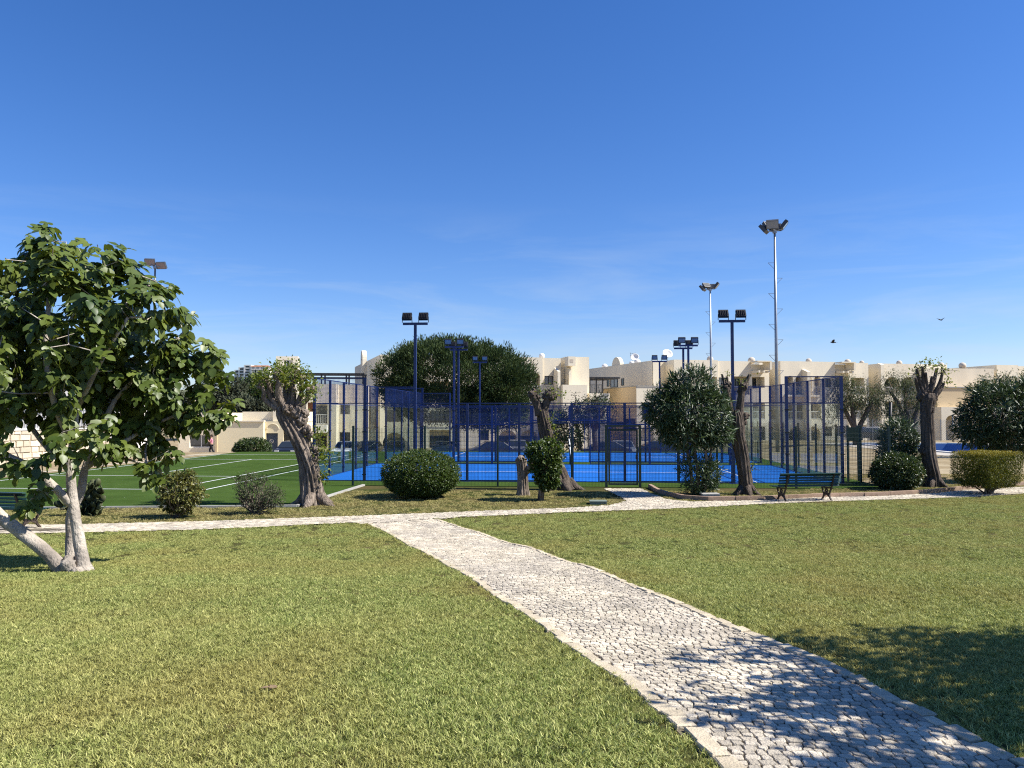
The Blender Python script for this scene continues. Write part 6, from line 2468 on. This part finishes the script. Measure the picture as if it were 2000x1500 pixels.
# tree out of frame on the right whose shade falls on the path
bT = on(7.4, 4.4)
tree('shade_tree', 'leafy tree just outside the right edge whose shade falls on the path', bT, [(6.7, 4.75, 4.2, 2.1, 1.25, .8), (4.7, 3.9, 4.0, .95, .55, .4), (7.6, 3.5, 4.3, 2.0, 1.2, .9), (8.6, 4.9, 4.6, 1.9, 1.3, 1.0), (5.2, 3.1, 4.0, .8, .5, .4)], 'shrub', 11500, .15, leaf_simple(.55, .1),
     [[bT, bT + Vector((-.1, 0, 1.2)), bT + Vector((-.4, 0, 2.4)), bT + Vector((-.9, -.1, 3.0))], [bT + Vector((-.1, 0, 1.2)), bT + Vector((.3, .2, 2.6)), bT + Vector((.5, .3, 3.5))]], .1, .28, 9, .1, 21)

# ------------------------------------------------------------------ grass
def blades(n, half, hmin, hmax, w, seed, straw=.18, ntuft=60):
    """a patch of leaning blades gathered in small tufts"""
    g = np.random.default_rng(seed)
    tx, ty = (g.random(ntuft) * 2 - 1) * half, (g.random(ntuft) * 2 - 1) * half
    tl, tt_, th_ = g.random(ntuft) * 6.28, g.random(ntuft), .55 + .6 * g.random(ntuft)
    i = g.integers(0, ntuft, n)
    x, y = tx[i] + g.normal(size=n) * .011, ty[i] + g.normal(size=n) * .011
    h = (hmin + (hmax - hmin) * g.random(n) ** 1.5) * th_[i]
    a = g.random(n) * 6.28
    lean = h * (.3 + 1.3 * g.random(n))
    la = tl[i] + g.normal(size=n) * .9
    dx, dy = np.cos(la) * lean, np.sin(la) * lean
    w = w * (.6 + .8 * g.random(n))
    wx, wy = np.cos(a) * w / 2, np.sin(a) * w / 2
    V = np.zeros((n, 5, 3))
    V[:, 0] = np.stack([x - wx, y - wy, 0 * x], -1)
    V[:, 1] = np.stack([x + wx, y + wy, 0 * x], -1)
    V[:, 2] = np.stack([x + dx * .35 + wx * .8, y + dy * .35 + wy * .8, h * .65], -1)
    V[:, 3] = np.stack([x + dx * .35 - wx * .8, y + dy * .35 - wy * .8, h * .65], -1)
    V[:, 4] = np.stack([x + dx, y + dy, h], -1)
    F = np.array([(0, 1, 2), (0, 2, 3), (3, 2, 4)])
    FF = (F[None] + (np.arange(n) * 5)[:, None, None]).reshape(-1, 3)
    t = np.clip(tt_[i] * .45 + g.random(n) * .3, 0, 1)
    t[g.random(n) < straw] = 1.0
    return np_mesh('grass_patch', V.reshape(-1, 3), FF, np.repeat(t, 5))


def grass_object(name, pts, rots, scl, meshes, m):
    coll = bpy.data.collections.new(name + '_patches')
    for me in meshes:
        me.materials.append(MT[m])
        coll.objects.link(bpy.data.objects.new('grass_patch', me))
    me = bpy.data.meshes.new(name)
    me.vertices.add(len(pts))
    me.vertices.foreach_set('co', np.asarray(pts, np.float32).ravel())
    a = me.attributes.new('rot', 'FLOAT_VECTOR', 'POINT')
    a.data.foreach_set('vector', np.asarray(rots, np.float32).ravel())
    a = me.attributes.new('scl', 'FLOAT_VECTOR', 'POINT')
    a.data.foreach_set('vector', np.asarray(scl, np.float32).ravel())
    me.update()
    o = link(name, me)
    ng = bpy.data.node_groups.new(name + '_scatter', 'GeometryNodeTree')
    ng.interface.new_socket('Geometry', in_out='INPUT', socket_type='NodeSocketGeometry')
    ng.interface.new_socket('Geometry', in_out='OUTPUT', socket_type='NodeSocketGeometry')
    gi, go = ng.nodes.new('NodeGroupInput'), ng.nodes.new('NodeGroupOutput')
    ip = ng.nodes.new('GeometryNodeInstanceOnPoints')
    ci = ng.nodes.new('GeometryNodeCollectionInfo')
    ci.inputs['Collection'].default_value = coll
    ci.inputs['Separate Children'].default_value = True
    ci.inputs['Reset Children'].default_value = True
    ip.inputs['Pick Instance'].default_value = True
    r = ng.nodes.new('GeometryNodeInputNamedAttribute')
    r.data_type = 'FLOAT_VECTOR'
    r.inputs['Name'].default_value = 'rot'
    s = ng.nodes.new('GeometryNodeInputNamedAttribute')
    s.data_type = 'FLOAT_VECTOR'
    s.inputs['Name'].default_value = 'scl'
    e2r = ng.nodes.new('FunctionNodeEulerToRotation')
    l = ng.links.new
    l(gi.outputs[0], ip.inputs['Points'])
    l(ci.outputs[0], ip.inputs['Instance'])
    l(r.outputs['Attribute'], e2r.inputs[0])
    l(e2r.outputs[0], ip.inputs['Rotation'])
    l(s.outputs['Attribute'], ip.inputs['Scale'])
    l(ip.outputs[0], go.inputs[0])
    md = o.modifiers.new('scatter', 'NODES')
    md.node_group = ng
    o['kind'] = 'stuff'
    return o


gg = np.random.default_rng(5)
pts = []
for (y0, y1, st) in ((2.4, 7.0, .15), (7.0, 12.0, .19), (12, 26, .25)):
    X, Y = np.meshgrid(np.arange(-20, 20, st), np.arange(y0, y1, st))
    X = X + (gg.random(X.shape) - .5) * st
    Y = Y + (gg.random(Y.shape) - .5) * st
    k = (np.abs(X) < Y * .70 + 2.2)
    pts.append(np.stack([X[k], Y[k]], -1))
pts = np.concatenate(pts)
inm = inside(MAIN, pts[:, 0], pts[:, 1])
inc = inside(CROSS, pts[:, 0], pts[:, 1])
dE = np.minimum(dist_poly([tuple(p)[:2] for p in EL], pts[:, 0], pts[:, 1]), dist_poly([tuple(p)[:2] for p in ER], pts[:, 0], pts[:, 1]))
dC = dist_poly(CROSS + [CROSS[0]], pts[:, 0], pts[:, 1])
# the strip beyond the crossing path is drier and thinner
ne = np.array([(p.x, p.y) for p in near_e + near_e2])
o_ = np.argsort(ne[:, 0])
yb = np.interp(pts[:, 0], ne[o_, 0], ne[o_, 1])
lawnm = (~inm) & (~inc) & (pts[:, 1] < yb) & (dE > .025) & (dC > .05)
LP = pts[lawnm]


def rs(P, sc):
    n = len(P)
    z = zg(P[:, 0], P[:, 1])
    sl = (zg(P[:, 0], P[:, 1] + .1) - z) / .1
    rots = np.stack([np.arctan(sl), np.zeros(n), gg.random(n) * 6.28], -1)
    rots[:, 0] = 0
    s = sc * (.8 + .4 * gg.random(n))
    return np.stack([P[:, 0], P[:, 1], z], -1), rots, np.stack([np.full(n, 1.0), np.full(n, 1.0), s], -1)


small = dE[lawnm] < .10
ms = [blades(800, .14, .010, .034, .0048, 60 + k, .17, 95) for k in range(6)]
p3, r3, s3 = rs(LP, 1.0)
s3[small] *= .6
grass_object('lawn_grass', p3, r3, s3, ms, 'grass')
ep = []
for line in (EL, ER, near_e, near_e2):
    q_ = np.array([tuple(p)[:2] for p in line])
    dd_ = np.concatenate([[0], np.cumsum(np.linalg.norm(np.diff(q_, axis=0), axis=1))])
    for t_ in np.arange(0, dd_[-1], .045):
        ep.append((np.interp(t_, dd_, q_[:, 0]), np.interp(t_, dd_, q_[:, 1])))
ep = np.array(ep) + gg.normal(size=(len(ep), 2)) * .018
ep = ep[gg.random(len(ep)) < .85]
p3, r3, s3 = rs(ep, .95)
me_ = [blades(46, .035, .012, .045, .0050, 160 + k, .3, 8) for k in range(4)]
grass_object('edge_grass', p3, r3, s3, me_, 'grass')
TP = TURF
bedm = (~inc) & (pts[:, 1] >= yb) & (~inside(TP, pts[:, 0], pts[:, 1])) & (dC > .05)
BPs = pts[bedm]
X, Y = np.meshgrid(np.arange(-16, 22, .3), np.arange(18, 33, .3))
bx2 = np.stack([(X + gg.random(X.shape) * .3).ravel(), (Y + gg.random(X.shape) * .3).ravel()], -1)
k = (bx2[:, 1] > 26) & ~inside(TP, bx2[:, 0], bx2[:, 1]) & (bx2[:, 0] > 10)
BPs = np.concatenate([BPs, bx2[k]])
keep = gg.random(len(BPs)) < .62
BPs = BPs[keep]
md_ = [blades(330, .17, .012, .06, .007, 80 + k, .45, 40) for k in range(4)]
p3, r3, s3 = rs(BPs, .8)
grass_object('strip_grass', p3, r3, s3, md_, 'drygrass')
